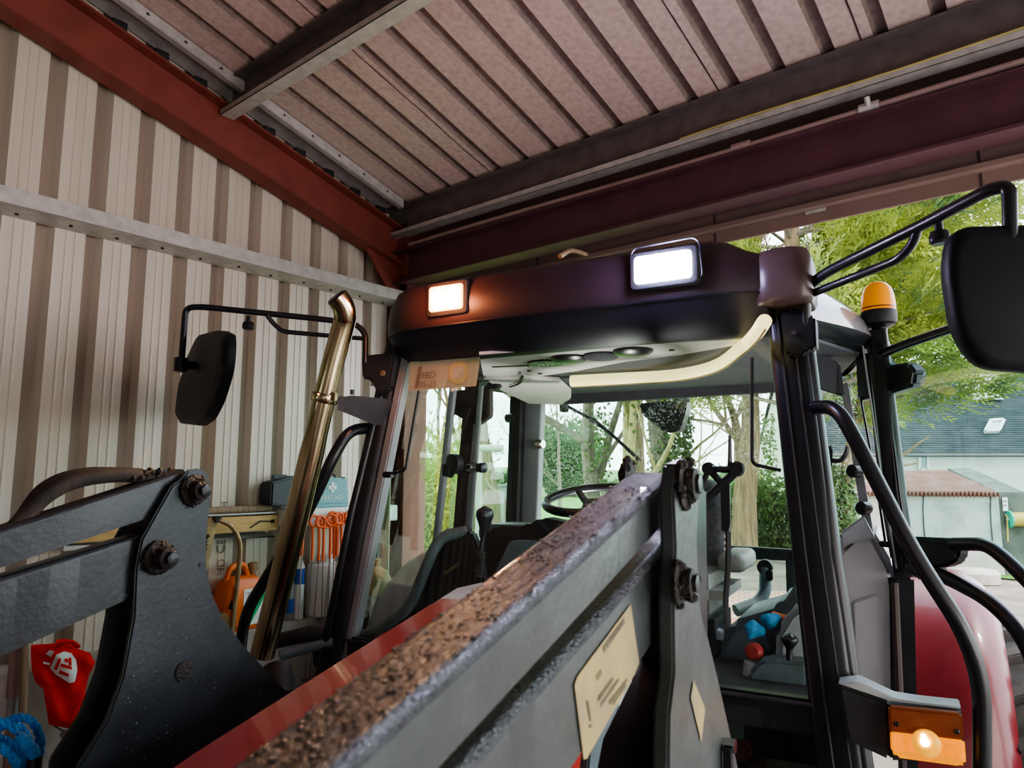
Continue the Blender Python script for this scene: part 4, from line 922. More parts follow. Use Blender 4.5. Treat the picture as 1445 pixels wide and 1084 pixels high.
# phone holder / switch cluster by the near pillar
mb = MB(); v = .2; mb.prism([T(1160, 632, v=v), T(1171, 627, v=v), T(1175, 632, v=v), T(1174, 660, v=v), T(1166, 666, v=v), T(1161, 660, v=v)], Y1 * .03, M['blk'], .006)
mb.tube(spline([T(1173, 650, v=v), T(1186, 650, v=v), T(1194, 640, v=v), T(1196, 630, v=v)], 4), .008, M['blk'], 8)
for i in range(2): mb.prism([T(1162, 636 + i * 13, v=v - .002), T(1168, 635 + i * 13, v=v - .002), T(1168, 645 + i * 13, v=v - .002), T(1162, 646 + i * 13, v=v - .002)], Y1 * -.001, M['galv'])
mb.build('monitor_display', tr)

# ---- rear window furniture
mb = MB(); v = 1.60; mb.lathe([(.02, -.03), (.03, -.02), (.03, .03), (.02, .04)], T(796, 575, v=v), Z1, M['blkm'], 12); mb.tube([T(800, 573, v=v), T(828, 588, v=v), T(862, 612, v=v), T(903, 650, v=v)], .011, M['blk'], 6); mb.tube([T(797, 572, v=v + .03), T(840, 592, v=v + .03), T(905, 650, v=v + .04)], .006, M['navy'], 6); lab(mb.build('rear_wiper', tr), 'rear window wiper')
mb = MB(); v = 1.72; mb.prism([T(901, 569, v=v), T(968, 564, v=v), T(970, 570, v=v), T(960, 605, v=v), T(956, 610, v=v), T(938, 610, v=v), T(906, 586, v=v)], Y1 * .12, M['blk'], .01); mb.tube(spline([T(925, 566, v=v), T(935, 560, v=v), T(948, 565, v=v)], 4), .006, M['trim'], 6); mb.tube([T(972, 560, v=v), T(955, 566, v=v)], .03, M['blk'], 8); lab(mb.build('rear_work_light', tr), 'black rear work light seen through the cab')
mb = MB(); v = 1.58   # lower rear frame
mb.prism([T(1022, 770, v=v), T(1120, 776, v=v), T(1120, 792, v=v), T(1022, 788, v=v)], Y1 * .05, M['navy2'], .004)
mb.prism([T(1108, 776, v=v), T(1126, 776, v=v), T(1130, 880, v=v), T(1104, 880, v=v), T(1086, 868, v=v), T(1110, 850, v=v)], Y1 * .05, M['navy2'], .004); mb.build('lower_rear_frame', tr)
mb = MB(); mb.tube(fillet([T(1080, 800, v=1.3), T(1080, 835, v=1.3), T(1070, 850, v=1.28), T(1038, 862, v=1.2)], .04), .030, M['tealg'], 12); mb.lathe([(.036, -.025), (.036, .025)], T(1080, 800, v=1.3), (0, 1, 0), M['blkm'], 16); mb.box(T(1086, 812, v=1.27), (.03, .03, .05), M['blk'], .005); lab(mb.build('rear_latch_lever', tr), 'grey angled lever at the rear window')

# ---- seat
se = bpy.data.objects.new('driver_seat', None); C.objects.link(se); se.parent = tr; se['label'] = 'black cloth driver seat with grey cushion'
sx = T(1000, 790, v=1.05).x - .14
mb = MB(); rings = []
for z, w, dy, d in ((1.48, .40, -.02, .16), (1.60, .46, .0, .17), (1.80, .46, .03, .15), (1.92, .42, .06, .13), (1.965, .30, .08, .09), (1.975, .16, .09, .05)):
    rings.append([V3((sx + x, 1.10 + dy + y, z - .19)) for x, y in rrect(w, d, min(w, d) * .42, 5)])
mb.loft(rings, M['seatc']); mb.build('backrest', se, smooth=60)
mb = MB(); mb.box((sx + .02, .88, 1.30), (.52, .52, .16), M['seatg'], .06, seg=4); mb.build('seat_cushion', se, smooth=60)
mb = MB(); mb.box((sx + .02, .90, 1.08), (.42, .40, .28), M['blkm'], .03); mb.prism([T(1000, 886, v=.75), T(1018, 892, v=.75), T(1020, 905, v=.75), T(998, 900, v=.75)], Y1 * .06, M['trim'], .004); mb.build('seat_suspension', se)
mb = MB(); c = T(1040, 790, v=1.0); mb.loft([[c + V3((x * f, y, z * f)) for x, z in rrect(.12, .085, .03, 4)] for y, f in ((-.16, .7), (-.14, .95), (-.1, 1), (.14, 1), (.16, .8))], M['seatg']); mb.build('armrest', se, smooth=60)
# steering column, wheel
sw = bpy.data.objects.new('steering_wheel', None); C.objects.link(sw); sw.parent = tr
wc = T(838, 705, v=.42); wn = V3((0, -.24, 1)).normalized(); wx = X1; wy = wn.cross(wx)
rw = .205
mb = MB(); mb.tube([wc + wx * math.cos(a) * rw + wy * math.sin(a) * rw for a in [i * 2 * math.pi / 48 for i in range(48)]], .019, M['blk'], 10, closed=True); mb.build('wheel_rim', sw, smooth=60)
for a in (.2, 2.3, 4.3):
    mb = MB(); mb.tube([wc - wn * .04, wc - wn * .03 + (wx * math.cos(a) + wy * math.sin(a)) * rw * .6, wc + (wx * math.cos(a) + wy * math.sin(a)) * rw], [.022, .016, .013], M['blk'], 8); mb.build('spoke', sw)
mb = MB(); mb.lathe([(.05, -.07), (.055, -.03), (.045, -.005), (.01, .0)], wc, wn, M['blkm'], 20); mb.build('hub', sw)
mb = MB(); mb.tube([wc - wn * .05, wc + V3((0, -.18, -.50))], .045, M['blkm'], 12); mb.build('steering_column', tr)
# dashboard and consoles
mb = MB(); v = .22
mb.prism([T(672, 760, v=v), T(700, 742, v=v), T(740, 744, v=v), T(760, 730, v=v), T(830, 745, v=v), T(830, 900, v=v), T(660, 900, v=v)], Y1 * .12, M['blkm'], .02); mb.build('dashboard', tr)
mb = MB(); rings = [[T(728, 752, v=.34) + V3((x, .02 * i, z)) for x, z in rrect(.24 - .01 * i, .08, .035, 4)] for i in range(-4, 5)]; mb.loft(rings, M['tealg']); mb.build('instrument_pod', tr, smooth=60)
mb = MB(); v = .15; mb.prism([T(755, 733, v=v), T(778, 757, v=v), T(765, 768, v=v), T(752, 760, v=v)], Y1 * .03, M['blk'], .006); mb.build('dash_screen', tr)
mb = MB(); v = .2; mb.prism([T(718, 765, v=v - .06), T(722, 763, v=v - .06), T(755, 764, v=v - .06), T(690, 830, v=v - .06), T(680, 845, v=v - .06)], Y1 * .05, M['tealg'], .006); mb.build('dash_cowl', tr)
mb = MB(); v = -.04   # dark inner lower panel left of the gear lever
mb.prism([T(622, 757, v=v), T(664, 750, v=v), T(672, 770, v=v), T(690, 860, v=v), T(640, 930, v=v), T(500, 930, v=v), T(575, 865, v=v)], Y1 * .05, M['blk'], .01)
mb.prism([T(626, 808, v=v - .005), T(648, 793, v=v - .005), T(649, 797, v=v - .005), T(628, 812, v=v - .005)], Y1 * -.002, M['decalink']); mb.build('inner_side_panel', tr)
mb = MB(); mb.tube(fillet([T(494, 905, v=-.08), T(540, 886, v=-.08), T(578, 858, v=-.08), T(612, 775, v=-.08), T(625, 757, v=-.06), T(658, 750, v=-.02)], .05), .022, M['tealg'], 12); lab(mb.build('dash_rail', tr), 'grey tube rail bent round the far side panel')
mb = MB(); mb.prism([T(618, 750, v=-.02), T(652, 745, v=.1), T(660, 752, v=.1), T(660, 766, v=.1), T(630, 764, v=-.02)], V3((0, .05, .01)), M['blkm'], .012); mb.build('rail_bracket', tr)
gl = bpy.data.objects.new('gear_lever', None); C.objects.link(gl); gl.parent = tr; gl['label'] = 'tall black lever with bulbous grip beside the dashboard'
mb = MB(); v = -.06; mb.tube(spline([T(679, 778, v=v), T(682, 755, v=v), T(684, 735, v=v), T(684, 722, v=v), T(684, 714, v=v)], 5), [.012] * 5 + [.013 + .004 * i for i in range(5)] + [.033, .037, .040, .041, .040] + [.039, .036, .031, .022, .014] + [.008], M['blk'], 16, flat=.8); mb.build('lever_grip', gl, smooth=60)
mb = MB(); sp = [T(679, 778, v=v), T(677, 795, v=v), T(675, 815, v=v)]; ss = spline(sp, 10); mb.tube(ss, [.015 + .005 * (i % 2) for i in range(len(ss))], M['blkm'], 10); mb.build('lever_boot', gl)
# right console, gear knob, cloth
mb = MB(); v = .75
mb.prism([T(1030, 878, v=v), T(1100, 858, v=v), T(1128, 815, v=v), T(1170, 800, v=v), T(1175, 990, v=v), T(1010, 990, v=v), T(1012, 920, v=v)], Y1 * .5, M['tealg'], .03); mb.build('side_console', tr)
mb = MB(); v = .62; mb.prism([T(1095, 890, v=v), T(1110, 866, v=v), T(1135, 845, v=v), T(1165, 850, v=v), T(1168, 970, v=v), T(1092, 945, v=v)], Y1 * .2, M['console'], .03); lab(mb.build('console_cover', tr), 'pale grey console cover')
mb = MB(); v = .5; mb.prism([T(1055, 950, v=v), T(1068, 935, v=v), T(1080, 930, v=v), T(1140, 935, v=v), T(1142, 990, v=v), T(1050, 990, v=v)], Y1 * .1, M['tealg'], .015); mb.build('console_side', tr)
rk = T(1063, 920, v=.55); mb = MB(); mb.tube([T(1063, 935, v=.55), T(1058, 985, v=.55)], .035, M['console'], 10); mb.build('hand_throttle', tr)
mb = MB(); mb.lathe([(.012, -.03), (.032, -.025), (.034, 0), (.022, .01)], rk, (-.2, -1, .1), M['redknob'], 18); lab(mb.build('throttle_knob', tr), 'dull red round knob')
mb = MB(); v = .45; mb.tube(spline([T(1114, 932, v=v), T(1114, 915, v=v), T(1114, 903, v=v), T(1114, 894, v=v)], 5), [.012] * 5 + [.014, .018, .023, .027, .030] + [.031, .031, .029, .024, .016] + [.008], M['blk'], 16); lab(mb.build('range_lever', tr, smooth=60), 'short black range lever with round knob')
# sill under the screen and lower screen
mb = MB(); a = T(1003, 986, v=-.16); b = T(1160, 990, v=-.14); mb.prism([V3((-.9, -.15, 1.16)), V3((.86, -.15, 1.16)), V3((.86, -.15, 1.06)), V3((-.9, -.15, 1.06))], Y1 * .06, M['blk'], .012); mb.tube([V3((-.9, -.152, 1.15)), V3((.86, -.152, 1.15))], .006, M['blkm'], 6); mb.build('screen_sill', tr)
pane('lower_screen', [V3((.10, -.13, .55)), V3((.86, -.13, .55)), V3((.86, -.13, 1.06)), V3((.10, -.13, 1.06))], M['glass_low'], 'dark lower front glass')
mb = MB(); mb.box((.50, .0, .80), (.9, .04, .6), M['browntrim'], .01); mb.lathe([(.03, 0), (.03, .02)], T(1047, 1058, v=-.05), (0, -1, 0), M['redknob'], 14); mb.box(T(1035, 1030, v=-.05), (.06, .02, .05), M['trim'], .005); mb.build('firewall', tr)
mb = MB(); mb.box((0, .8, 1.0), (1.7, 1.3, .06), M['blkm'], .01); mb.build('cab_floor', tr)
# ---- wiper linkage in front of the screen
v = -.2
mb = MB(); mb.tube([T(988, 690, v=v), T(1000, 662, v=v), T(1042, 663, v=v)], .011, M['blk'], 8); mb.tube([T(1000, 662, v=v), T(1018, 682, v=v)], .011, M['blk'], 8); mb.tube([T(1042, 663, v=v), T(984, 715, v=v)], .013, M['blk'], 8)
mb.lathe([(.02, -.02), (.024, 0), (.02, .02)], T(1040, 662, v=v), Y1, M['blk'], 14); mb.lathe([(.018, -.02), (.02, 0), (.018, .02)], T(1000, 661, v=v), Y1, M['blk'], 14)
mb.prism([T(1016, 684, v=v), T(1029, 672, v=v), T(1030, 740, v=v), T(1027, 752, v=v), T(1018, 750, v=v)], Y1 * .02, M['blk'], .003)
mb.tube([T(1030, 660, v=v), T(1030, 614, v=v)], [.008, .005], M['blk'], 6)
mb.tube(spline([T(1027, 750, v=v), T(1027, 800, v=v), T(1024, 850, v=v), T(1026, 882, v=v)], 6), .009, M['blk'], 8)
for i in range(3): mb.box(T(1025, 757 + i * 9, v=v), (.014, .014, .012), M['galv'], .002)
lab(mb.build('wiper_linkage', tr), 'black front wiper linkage with short upright blade')
# ---- bonnet
b0 = T(619, 851, u=-.20); b1 = T(249, 1084, u=-.20); sl = (b0.z - b1.z) / (b0.y - b1.y)
def bz(v): return b0.z + .012 + (v - b0.y) * sl
mb = MB(); rings = []
for v, dz, k_, mt in ((-.30, -.02, .93, 0), (-.42, 0, 1, 0), (-.52, .0, 1, 1), (-.9, 0, 1, 1), (-1.4, -.0, .98, 1), (-1.9, -.02, .94, 1), (-2.3, -.08, .86, 1), (-2.5, -.22, .78, 1)):
    zt = bz(v) + dz; w = .2825 * k_; cx = .0775
    ring = [(cx - w, zt - .75), (cx - w, zt - .20), (cx - w - .0, zt - .07), (cx - w + .0, zt - .005), (cx - w + .06, zt), (cx, zt + .012), (cx + w - .06, zt), (cx + w, zt - .005), (cx + w, zt - .07), (cx + w, zt - .2), (cx + w, zt - .75)]
    rings.append([V3((x, v, z)) for x, z in ring])
mb.loft(rings[:3], M['capgrey']); mb.loft(rings[2:], M['red']); lab(mb.build('bonnet', tr, smooth=40), 'red bonnet with faded grey rear edge')
mb = MB(); mb.tube(fillet([T(395, 925, v=-.30), T(430, 915, v=-.22), T(470, 905, v=-.15)], .04), .022, M['tealg'], 10); mb.tube([T(390, 905, v=-.25), T(440, 893, v=-.2), T(470, 895, v=-.13)], .03, M['blkm'], 10)
mb.prism([T(436, 890, v=-.12), T(482, 880, v=-.12), T(500, 960, v=-.12), T(470, 965, v=-.12), T(440, 940, v=-.12)], Y1 * .05, M['blkm'], .01); mb.build('pillar_foot', tr)
mb = MB(); rings = [];  c = T(392, 965, v=-.45)
mb.lathe([(.03, -.06), (.055, -.05), (.06, 0), (.055, .06), (.04, .07)], c, V3((-.4, .2, .6)), M['blkm'], 18); mb.build('air_intake_boot', tr, smooth=60)
mb = MB(); mb.prism([T(838, 1015, u=.50), T(874, 950, u=.50), T(874, 1230, u=.50), T(815, 1230, u=.50)], X1 * -.02, M['tealg'], .004); lab(mb.build('engine_side_panel', tr), 'grey-green engine side panel glimpsed behind the loader')
# ---- fenders, tyres and side panel
def fender(sgn, u0, u1, mt, name, label, cy):
    mb = MB(); rings = []; cz, RY, RZ = .62, .64, .77
    for i in range(17):
        a = math.radians(212 - i * 13); prof = []
        for k, off in ((0, 0), (1, .03)):
            for j in (range(11) if k == 0 else range(10, -1, -1)):
                t = j / 10; x = u0 + (u1 - u0) * t; d = .085 * max(0, (t - .6) / .4) ** 2 + off
                prof.append(V3((sgn * x, cy + math.cos(a) * (RY - d), cz + math.sin(a) * (RZ - d))))
        rings.append(prof)
    mb.loft(rings, mt); o = mb.build(name, tr, smooth=45, recalc=True); lab(o, label); return o
fender(1, 1.06, 1.41, M['redf'], 'rear_fender', 'red rear mudguard on the near side', 1.30)
fender(-1, .98, 1.44, M['redf'], 'rear_fender', 'red rear mudguard on the far side', 1.10)
def tyre(u, name, label):
    mb = MB(); cy, cz, R = (1.30 if u > 0 else 1.14), .58, .58; W_ = .44; prof = [(R * .55, -W_ * .42), (R * .75, -W_ * .5), (R * .93, -W_ * .46), (R * .96, 0), (R * .93, W_ * .46), (R * .75, W_ * .5), (R * .55, W_ * .42)]
    mb.lathe(prof, (u, cy, cz), X1, M['tyre'], 40)
    for i in range(20):
        for s_ in (-1, 1):
            a = (i + (.25 if s_ > 0 else .75)) * 2 * math.pi / 20; p = []
            for t, da in ((.03, .10), (.5, -.12)):
                q = a + da; p.append(V3((u + s_ * W_ * t, cy + math.cos(q) * R * .965, cz + math.sin(q) * R * .965)))
            mb.beam(p[0], p[1], .05, .07, M['tyre'], up=V3((0, math.cos(a), math.sin(a))), bevel=.006)
    o = mb.build(name, tr); lab(o, label)
    mb = MB(); mb.lathe([(R * .56, -.12), (R * .56, .12), (R * .50, .12), (R * .48, .04), (.18, .02), (.16, .10), (.02, .10)], (u, cy, cz), X1 if u > 0 else -X1, M['capgrey'], 32); mb.build('wheel_rim', o)
tyre(1.38, 'rear_tyre', 'near rear tyre with chunky lugs'); tyre(-1.34, 'rear_tyre', 'far rear tyre with chunky lugs')
mb = MB(); v = .66
P = [T(1150, 830, v=v), T(1183, 772, v=v), T(1205, 750, v=v), T(1230, 744, v=v), T(1262, 800, v=v), T(1268, 830, v=v), T(1270, 1010, v=v), T(1150, 1000, v=v)]
mb.prism(P, Y1 * .6, M['panel'], .03, 3); mb.prism([T(1203, 850, v=v - .012), T(1238, 838, v=v - .012), T(1250, 860, v=v - .012), T(1250, 985, v=v - .012), T(1208, 975, v=v - .012)], Y1 * .02, M['panel'], .006)
lab(mb.build('inner_fender_panel', tr), 'silver-grey inner panel behind the open doorway')
mb = MB(); mb.prism([T(1186, 752, v=.64), T(1218, 728, v=.64), T(1235, 760, v=.64), T(1200, 768, v=.64), T(1187, 775, v=.64)], Y1 * .05, M['trim'], .006); mb.build('panel_gusset', tr)
mb = MB(); mb.prism([T(1256, 812, v=.64), T(1290, 815, v=.64), T(1296, 1100, v=.64), T(1272, 1100, v=.64)], Y1 * .05, M['blk'], .012); mb.tube([T(1262, 822, v=.62), T(1274, 1090, v=.62)], .014, M['browntrim'], 8); lab(mb.build('door_seal_post', tr), 'black seal post between silver panel and red mudguard')
# ---- indicator lamp on its stalk
ind = bpy.data.objects.new('indicator_lamp', None); C.objects.link(ind); ind.parent = tr; ind['label'] = 'lit amber indicator on a black stalk at the near front pillar'
v = -.22
mb = MB(); P = [T(1182, 966, v=v), T(1210, 963, v=v), T(1258, 990, v=v), T(1353, 997, v=v), T(1357, 1004, v=v), T(1254, 1000, v=v), T(1254, 1072, v=v), T(1196, 1042, v=v)]
mb.prism([T(1182, 966, v=v), T(1256, 992, v=v), T(1256, 1074, v=v), T(1196, 1046, v=v)], V3((0, .07, 0)), M['blkm'], .008)
mb.prism([T(1182, 965, v=v), T(1256, 990, v=v), T(1356, 1001, v=v), T(1356, 998, v=v), T(1300, 992, v=v), T(1262, 986, v=v), T(1212, 962, v=v)], V3((0, .06, .004)), M['capgrey'], .003)
mb.prism([T(1253, 998, v=v), T(1357, 1004, v=v), T(1362, 1076, v=v), T(1256, 1074, v=v)], V3((0, .06, 0)), M['blkm'], .006); mb.build('lamp_bracket', ind)
mb = MB(); vv = v - .004; mb.prism([T(1253, 993, v=vv), T(1356, 1003, v=vv), T(1360, 1041, v=vv), T(1255, 1031, v=vv)], Y1 * -.03, M['amberd'], .006)
for p in ((1265, 1022), (1350, 1033)): mb.lathe([(.007, 0), (.005, .003)], T(*p, v=vv - .031), (0, -1, 0), M['blk'], 8)
lab(mb.build('reflector_lens', ind), 'unlit brown-amber upper lens')
mb = MB(); mb.prism([T(1256, 1028, v=vv), T(1360, 1041, v=vv), T(1362, 1074, v=vv), T(1354, 1076, v=vv), T(1265, 1064, v=vv), T(1257, 1055, v=vv)], Y1 * -.034, M['amberl'], .007)
a = T(1258, 1032, v=vv - .036); b = T(1358, 1044, v=vv - .036); dn = T(1258, 1060, v=vv - .036) - a
for i in range(44):
    p = a.lerp(b, (i + .5) / 44); mb.tube([p + dn * .02, p + dn * .95], .0011, M['amberl'], 4)
lab(mb.build('lit_lens', ind), 'lit ribbed amber lens')
mb = MB(); mb.lathe([(.034, 0), (.032, .006), (.022, .012), (.005, .015)], T(1307, 1049, v=vv - .036), (0, -1, 0), M['bulb'], 24)
mb.build('bulb_disc', ind); mb = MB(); mb.lathe([(.010, 0), (.011, .004), (.006, .007)], T(1305, 1047, v=vv - .052), (0, -1, 0), M['filament'], 14); mb.tube([T(1305, 1045, v=vv - .053), T(1302, 1036, v=vv - .050)], [.008, .005], M['filament'], 8); mb.build('filament', ind)
# front axle and wheels, engine sides under the bonnet so the machine stands on the ground
mb = MB(); mb.box((.17, -1.2, .72), (.5, 1.7, .5), M['blkm'], .03); mb.beam((.17 - .7, -1.75, .5), (.17 + .7, -1.75, .5), .16, .16, M['blkm'], bevel=.02); mb.box((.05, .8, .62), (.6, 2.4, .5), M['blkm'], .05); mb.build('chassis', tr)
for s_ in (-1, 1):
    mb = MB(); u = .17 + s_ * .78; mb.lathe([(.28, -.13), (.40, -.15), (.475, -.12), (.48, 0), (.475, .12), (.40, .15), (.28, .13)], (u, -1.75, .49), X1, M['tyre'], 32)
    for i in range(16):
        a = i * 2 * math.pi / 16; mb.beam(V3((u - .12, -1.75 + math.cos(a) * .48, .49 + math.sin(a) * .48)), V3((u + .12, -1.75 + math.cos(a + .3) * .48, .49 + math.sin(a + .3) * .48)), .035, .04, M['tyre'], up=V3((0, math.cos(a), math.sin(a))))
    o = mb.build('front_tyre', tr); mb = MB(); mb.lathe([(.28, -.08), (.28, .08), (.1, .05), (.02, .06)], (u, -1.75, .49), X1 * s_, M['capgrey'], 24); mb.build('wheel_rim', o)

# ---- blue cloths lying on the console (separate things)
def cloth(pts, v, label, seed, mt=None):
    c = sum((T(px, py, v=v) for px, py in pts), V3()) / len(pts)
    P = [((T(px, py, v=v)).x, (T(px, py, v=v)).z) for px, py in pts]
    P = [(p.x, p.y) for p in fillet_closed([V3((a, b, 0)) for a, b in P], .02, 5)]
    mb = sheet(P, lambda x, y, d: V3((x, d, y)), .006, lambda x, y, d: v - math.sqrt(max(0, d) * .035) - .014 * noise.noise(V3((x * 22, y * 22, seed))) - .008 * math.sin(x * 60 + y * 45 + seed), mt or M['bluecloth'])
    o = mb.build('blue_cloth', smooth=80); o.location = TO; o.rotation_euler = (0, 0, -TH); return tag(o, label, 'cloth', None)
cloth([(1050, 882), (1062, 874), (1070, 880), (1081, 887), (1080, 897), (1066, 900), (1056, 904), (1054, 892)], .66, 'crumpled blue cloth lying lower on the cab console beside the seat', 1)
cloth([(1073, 868), (1084, 865), (1097, 866), (1104, 873), (1097, 883), (1083, 890), (1073, 880)], .68, 'crumpled blue cloth on top of the cab console, orange-tipped tool behind it', 5)
mb = MB(); a = TO + TU * T(1100, 869, v=.72).x + TV * .72 + V3((0, 0, T(1100, 869, v=.72).z)); mb.tube([a - TU * .03, a + TU * .03 + V3((0, 0, -.012))], .016, M['orange'], 10); mb.tube([a + TU * .03 + V3((0, 0, -.012)), a + TU * .09 + V3((0, 0, .0))], .004, M['galv'], 6)
tag(mb.build('screwdriver'), 'orange-handled tool lying behind the blue cloth in the cab', 'tool')

# ================================================================== THE FRONT LOADER (same axes as the tractor)
ld = thing('front_loader', TO, 'black front loader with mud-topped arms and bolted tower plates in front of the cab', 'front loader', rz=-TH)
UF = -.43
prof = [(255, 678), (266, 664), (282, 661), (294, 668), (299, 684), (297, 720), (292, 760), (292, 795), (299, 835), (315, 872), (345, 912), (380, 950), (412, 985), (440, 1060), (440, 1200), (250, 1250), (100, 1250), (110, 1084), (150, 1020), (174, 955), (189, 872), (192, 803), (200, 762), (221, 724), (244, 684)]
PV = [T(px, py, u=UF) for px, py in prof]
def plate(u, dv, name, label, th, mt, pr=PV):
    mb = MB(); mb.prism([V3((u, p.y + dv, max(p.z, .75))) for p in pr], X1 * -th, mt, .004); o = mb.build(name, ld)
    if label: lab(o, label)
    return o
plate(UF, 0, 'tower_plate', 'far tower plate facing the camera', .016, M['loader'])
PI2 = [V3((p.x, p.y - (.012 if p.z > 1.45 else .03), p.z)) for p in PV]
plate(UF - .09, -.0, 'tower_plate', 'outer plate of the far tower', .016, M['loader'])
NV_ = .803
nprof = [T(px, py, u=NV_) for px, py in ((975, 647), (986, 668), (987, 700), (984, 760), (986, 830), (991, 872), (1000, 900), (1012, 950), (1020, 985), (1030, 1030), (1042, 1084), (1060, 1180), (925, 1250), (944, 1084), (945, 1010), (952, 950), (951, 860), (954, 770), (951, 700), (957, 655))]
plate(NV_, 0, 'tower_plate', 'near tower plate seen almost edge on', .022, M['loader_grey'], nprof)
mb = MB(); uq = .70; mb.prism([T(px, py, u=uq) for px, py in ((925, 690), (952, 690), (952, 1200), (800, 1300), (850, 1040), (905, 930), (890, 775))], X1 * .06, M['blk'], .004); lab(mb.build('tower_web', ld), 'black web between the near tower plates')
def pin(c, r, ln, name, sgn, cap=True):
    mb = MB(); c = V3(c)
    mb.lathe([(r * 1.5, 0), (r * 1.55, ln * .2), (r * 1.3, ln * .3), (r, ln * .32), (r * .98, ln * .95), (r * .8, ln)], c, X1 * sgn, M['rust'], 20)
    mb.lathe([(r * .62, ln), (r * .62, ln * 1.25), (r * .4, ln * 1.3)], c, X1 * sgn, M['loader'], 6)
    rr = random.Random(int(c.y * 1000))
    for i in range(22):
        a = rr.uniform(0, 6.28); q = r * rr.uniform(.9, 1.6); s_ = rr.uniform(.003, .009)
        mb.lathe([(s_ * .5, -s_), (s_, 0), (s_ * .4, s_)], c + V3((sgn * ln * rr.uniform(.05, .95 if q < r * 1.1 else .3), math.cos(a) * q, math.sin(a) * q)), X1, M['rust'], 6)
    return mb.build(name, ld)
p1 = T(272, 692, u=UF); p2 = T(222, 787, u=UF)
pin(p1, .024, .04, 'pivot_pin', 1); pin(p2, .025, .045, 'pivot_pin', 1)
n1 = T(964, 683, u=NV_); n2 = T(956, 822, u=NV_)
pin(n1, .023, .020, 'pivot_pin', 1); pin(n2, .020, .022, 'pivot_pin', 1)
pin((.668, T(884, 664, u=.66).y, T(884, 664, u=.66).z - .008), .020, .016, 'pivot_pin', -1)
n3 = T(1020, 1050, u=NV_); mb = MB(); mb.lathe([(.012, 0), (.012, .02)], n3, X1, M['chrome'], 6); mb.beam(n3 + V3((.01, -.01, 0)), n3 + V3((.01, -.02, -.2)), .012, .02, M['blk']); mb.build('plate_bolt', ld)
mb = MB(); c = T(259, 947, u=UF + .001); mb.lathe([(.022, 0), (.022, .003), (.017, .004)], c, X1, M['rust'], 16); mb.build('plate_bolt', ld)
mb = MB(); c = T(283, 797, u=UF + .001); mb.lathe([(.005, 0), (.005, .002)], c, X1, M['blk'], 8); mb.build('grease_hole', ld)
# decal on the near plate
mb = MB(); uu = NV_ + .002; mb.poly([T(979, 960, u=uu), T(995, 1000, u=uu), T(990, 1048, u=uu), T(975, 985, u=uu)], M['decal']); lab(mb.build('plate_decal', ld, smooth=0), 'small yellowed decal on the tower plate')
# arms: upper link and lower boom, near and far
UO, UI = .765, .692
q1, q2 = T(901, 709, u=UO), T(491, 1072, u=UO); sU = (q1.z - q2.z) / (q1.y - q2.y)
r1, r2 = T(913, 792, u=UO), T(674, 1055, u=UO); sL = (r1.z - r2.z) / (r1.y - r2.y)
def zU(v): return q1.z + sU * (v - q1.y)
def zL(v): return r1.z + sL * (v - r1.y)
def bar(ui, uo, pts, mt_s, mt_t, mt_e, name, label, rad=.012):
    """pts: (v, top z, bottom z) stations; box member with rounded top edges"""
    mb = MB(); n = 6
    sec = []
    for v, zt, zb in pts:
        ring = [V3((ui, v, zb)), V3((ui, v, zt - rad))]
        for k in range(1, n + 1): a = math.pi - k / n * math.pi / 2; ring.append(V3((ui + rad + math.cos(a) * rad, v, zt - rad + math.sin(a) * rad)))
        i_t0 = len(ring) - 1
        for k in range(0, n + 1): a = math.pi / 2 - k / n * math.pi / 2; ring.append(V3((uo - rad + math.cos(a) * rad, v, zt - rad + math.sin(a) * rad)))
        ring.append(V3((uo, v, zb)))
        sec.append(ring)
    L = len(sec[0]); vs = [p for r in sec for p in r]
    for i in range(len(sec) - 1):
        for j in range(L):
            j2 = (j + 1) % L
            if i_t0 - 1 <= j <= i_t0: m_ = mt_t
            elif i_t0 < j <= i_t0 + n: m_ = mt_e
            else: m_ = mt_s
            a, b, c, d = sec[i][j], sec[i][j2], sec[i + 1][j2], sec[i + 1][j]; mb.add([a, b, c, d], [(0, 1, 2, 3)], m_)
    mb.poly(sec[0][::-1], mt_s); mb.poly(sec[-1], mt_s)
    o = mb.build(name, ld, smooth=50, recalc=True); bm = bmesh.new(); bm.from_mesh(o.data); bmesh.ops.remove_doubles(bm, verts=bm.verts, dist=1e-5); bm.to_mesh(o.data); bm.free(); o.data.set_sharp_from_angle(angle=math.radians(50))
    if label: lab(o, label)
    return o
vs_ = [-1.335 - i * .045 for i in range(31)]
knee = [(-2.95, zU(-2.7) - .25, zU(-2.7) - .33), (-3.25, .60, .48), (-3.35, .30, .2)]
bar(UI, UO, [(v, zU(v), zU(v) - .062) for v in vs_], M['loader_grey'], M['mud'], M['weld'], 'upper_link', 'near upper link with wet mud on top', .012)
LH = .105
def lowpts(): 
    out = [(-1.335, zL(-1.335), zL(-1.335) - .11)]
    for v in vs_[1:]: out.append((v, zL(v), zL(v) - LH - .02 * min(1, (-1.4 - v) / 1.0)))
    return out
bar(UI, UO + .004, lowpts() + [(-2.95, 1.16, .98), (-3.3, .70, .52), (-3.45, .34, .2)], M['loader_grey'], M['mud'], M['weld'], 'loader_boom', 'near loader boom carrying the yellowed warning decal', .010)
rr = random.Random(9); mb = MB()
for i in range(900):
    v = -1.42 - 1.1 * rr.random() ** 1.1; x = UI + .004 + (UO - UI - .008) * rr.random(); s_ = .0008 + .0018 * rr.random() ** 2
    mb.lathe([(s_, -.0004), (s_ * .92, s_ * .22), (s_ * .5, s_ * .45), (s_ * .05, s_ * .5)], (x, v, zU(v)), Z1, M['drop'], 7)
wd_ = mb.build('water_droplets', ld, smooth=80); wd_['kind'] = 'stuff'; lab(wd_, 'glinting water droplets on the muddy top')
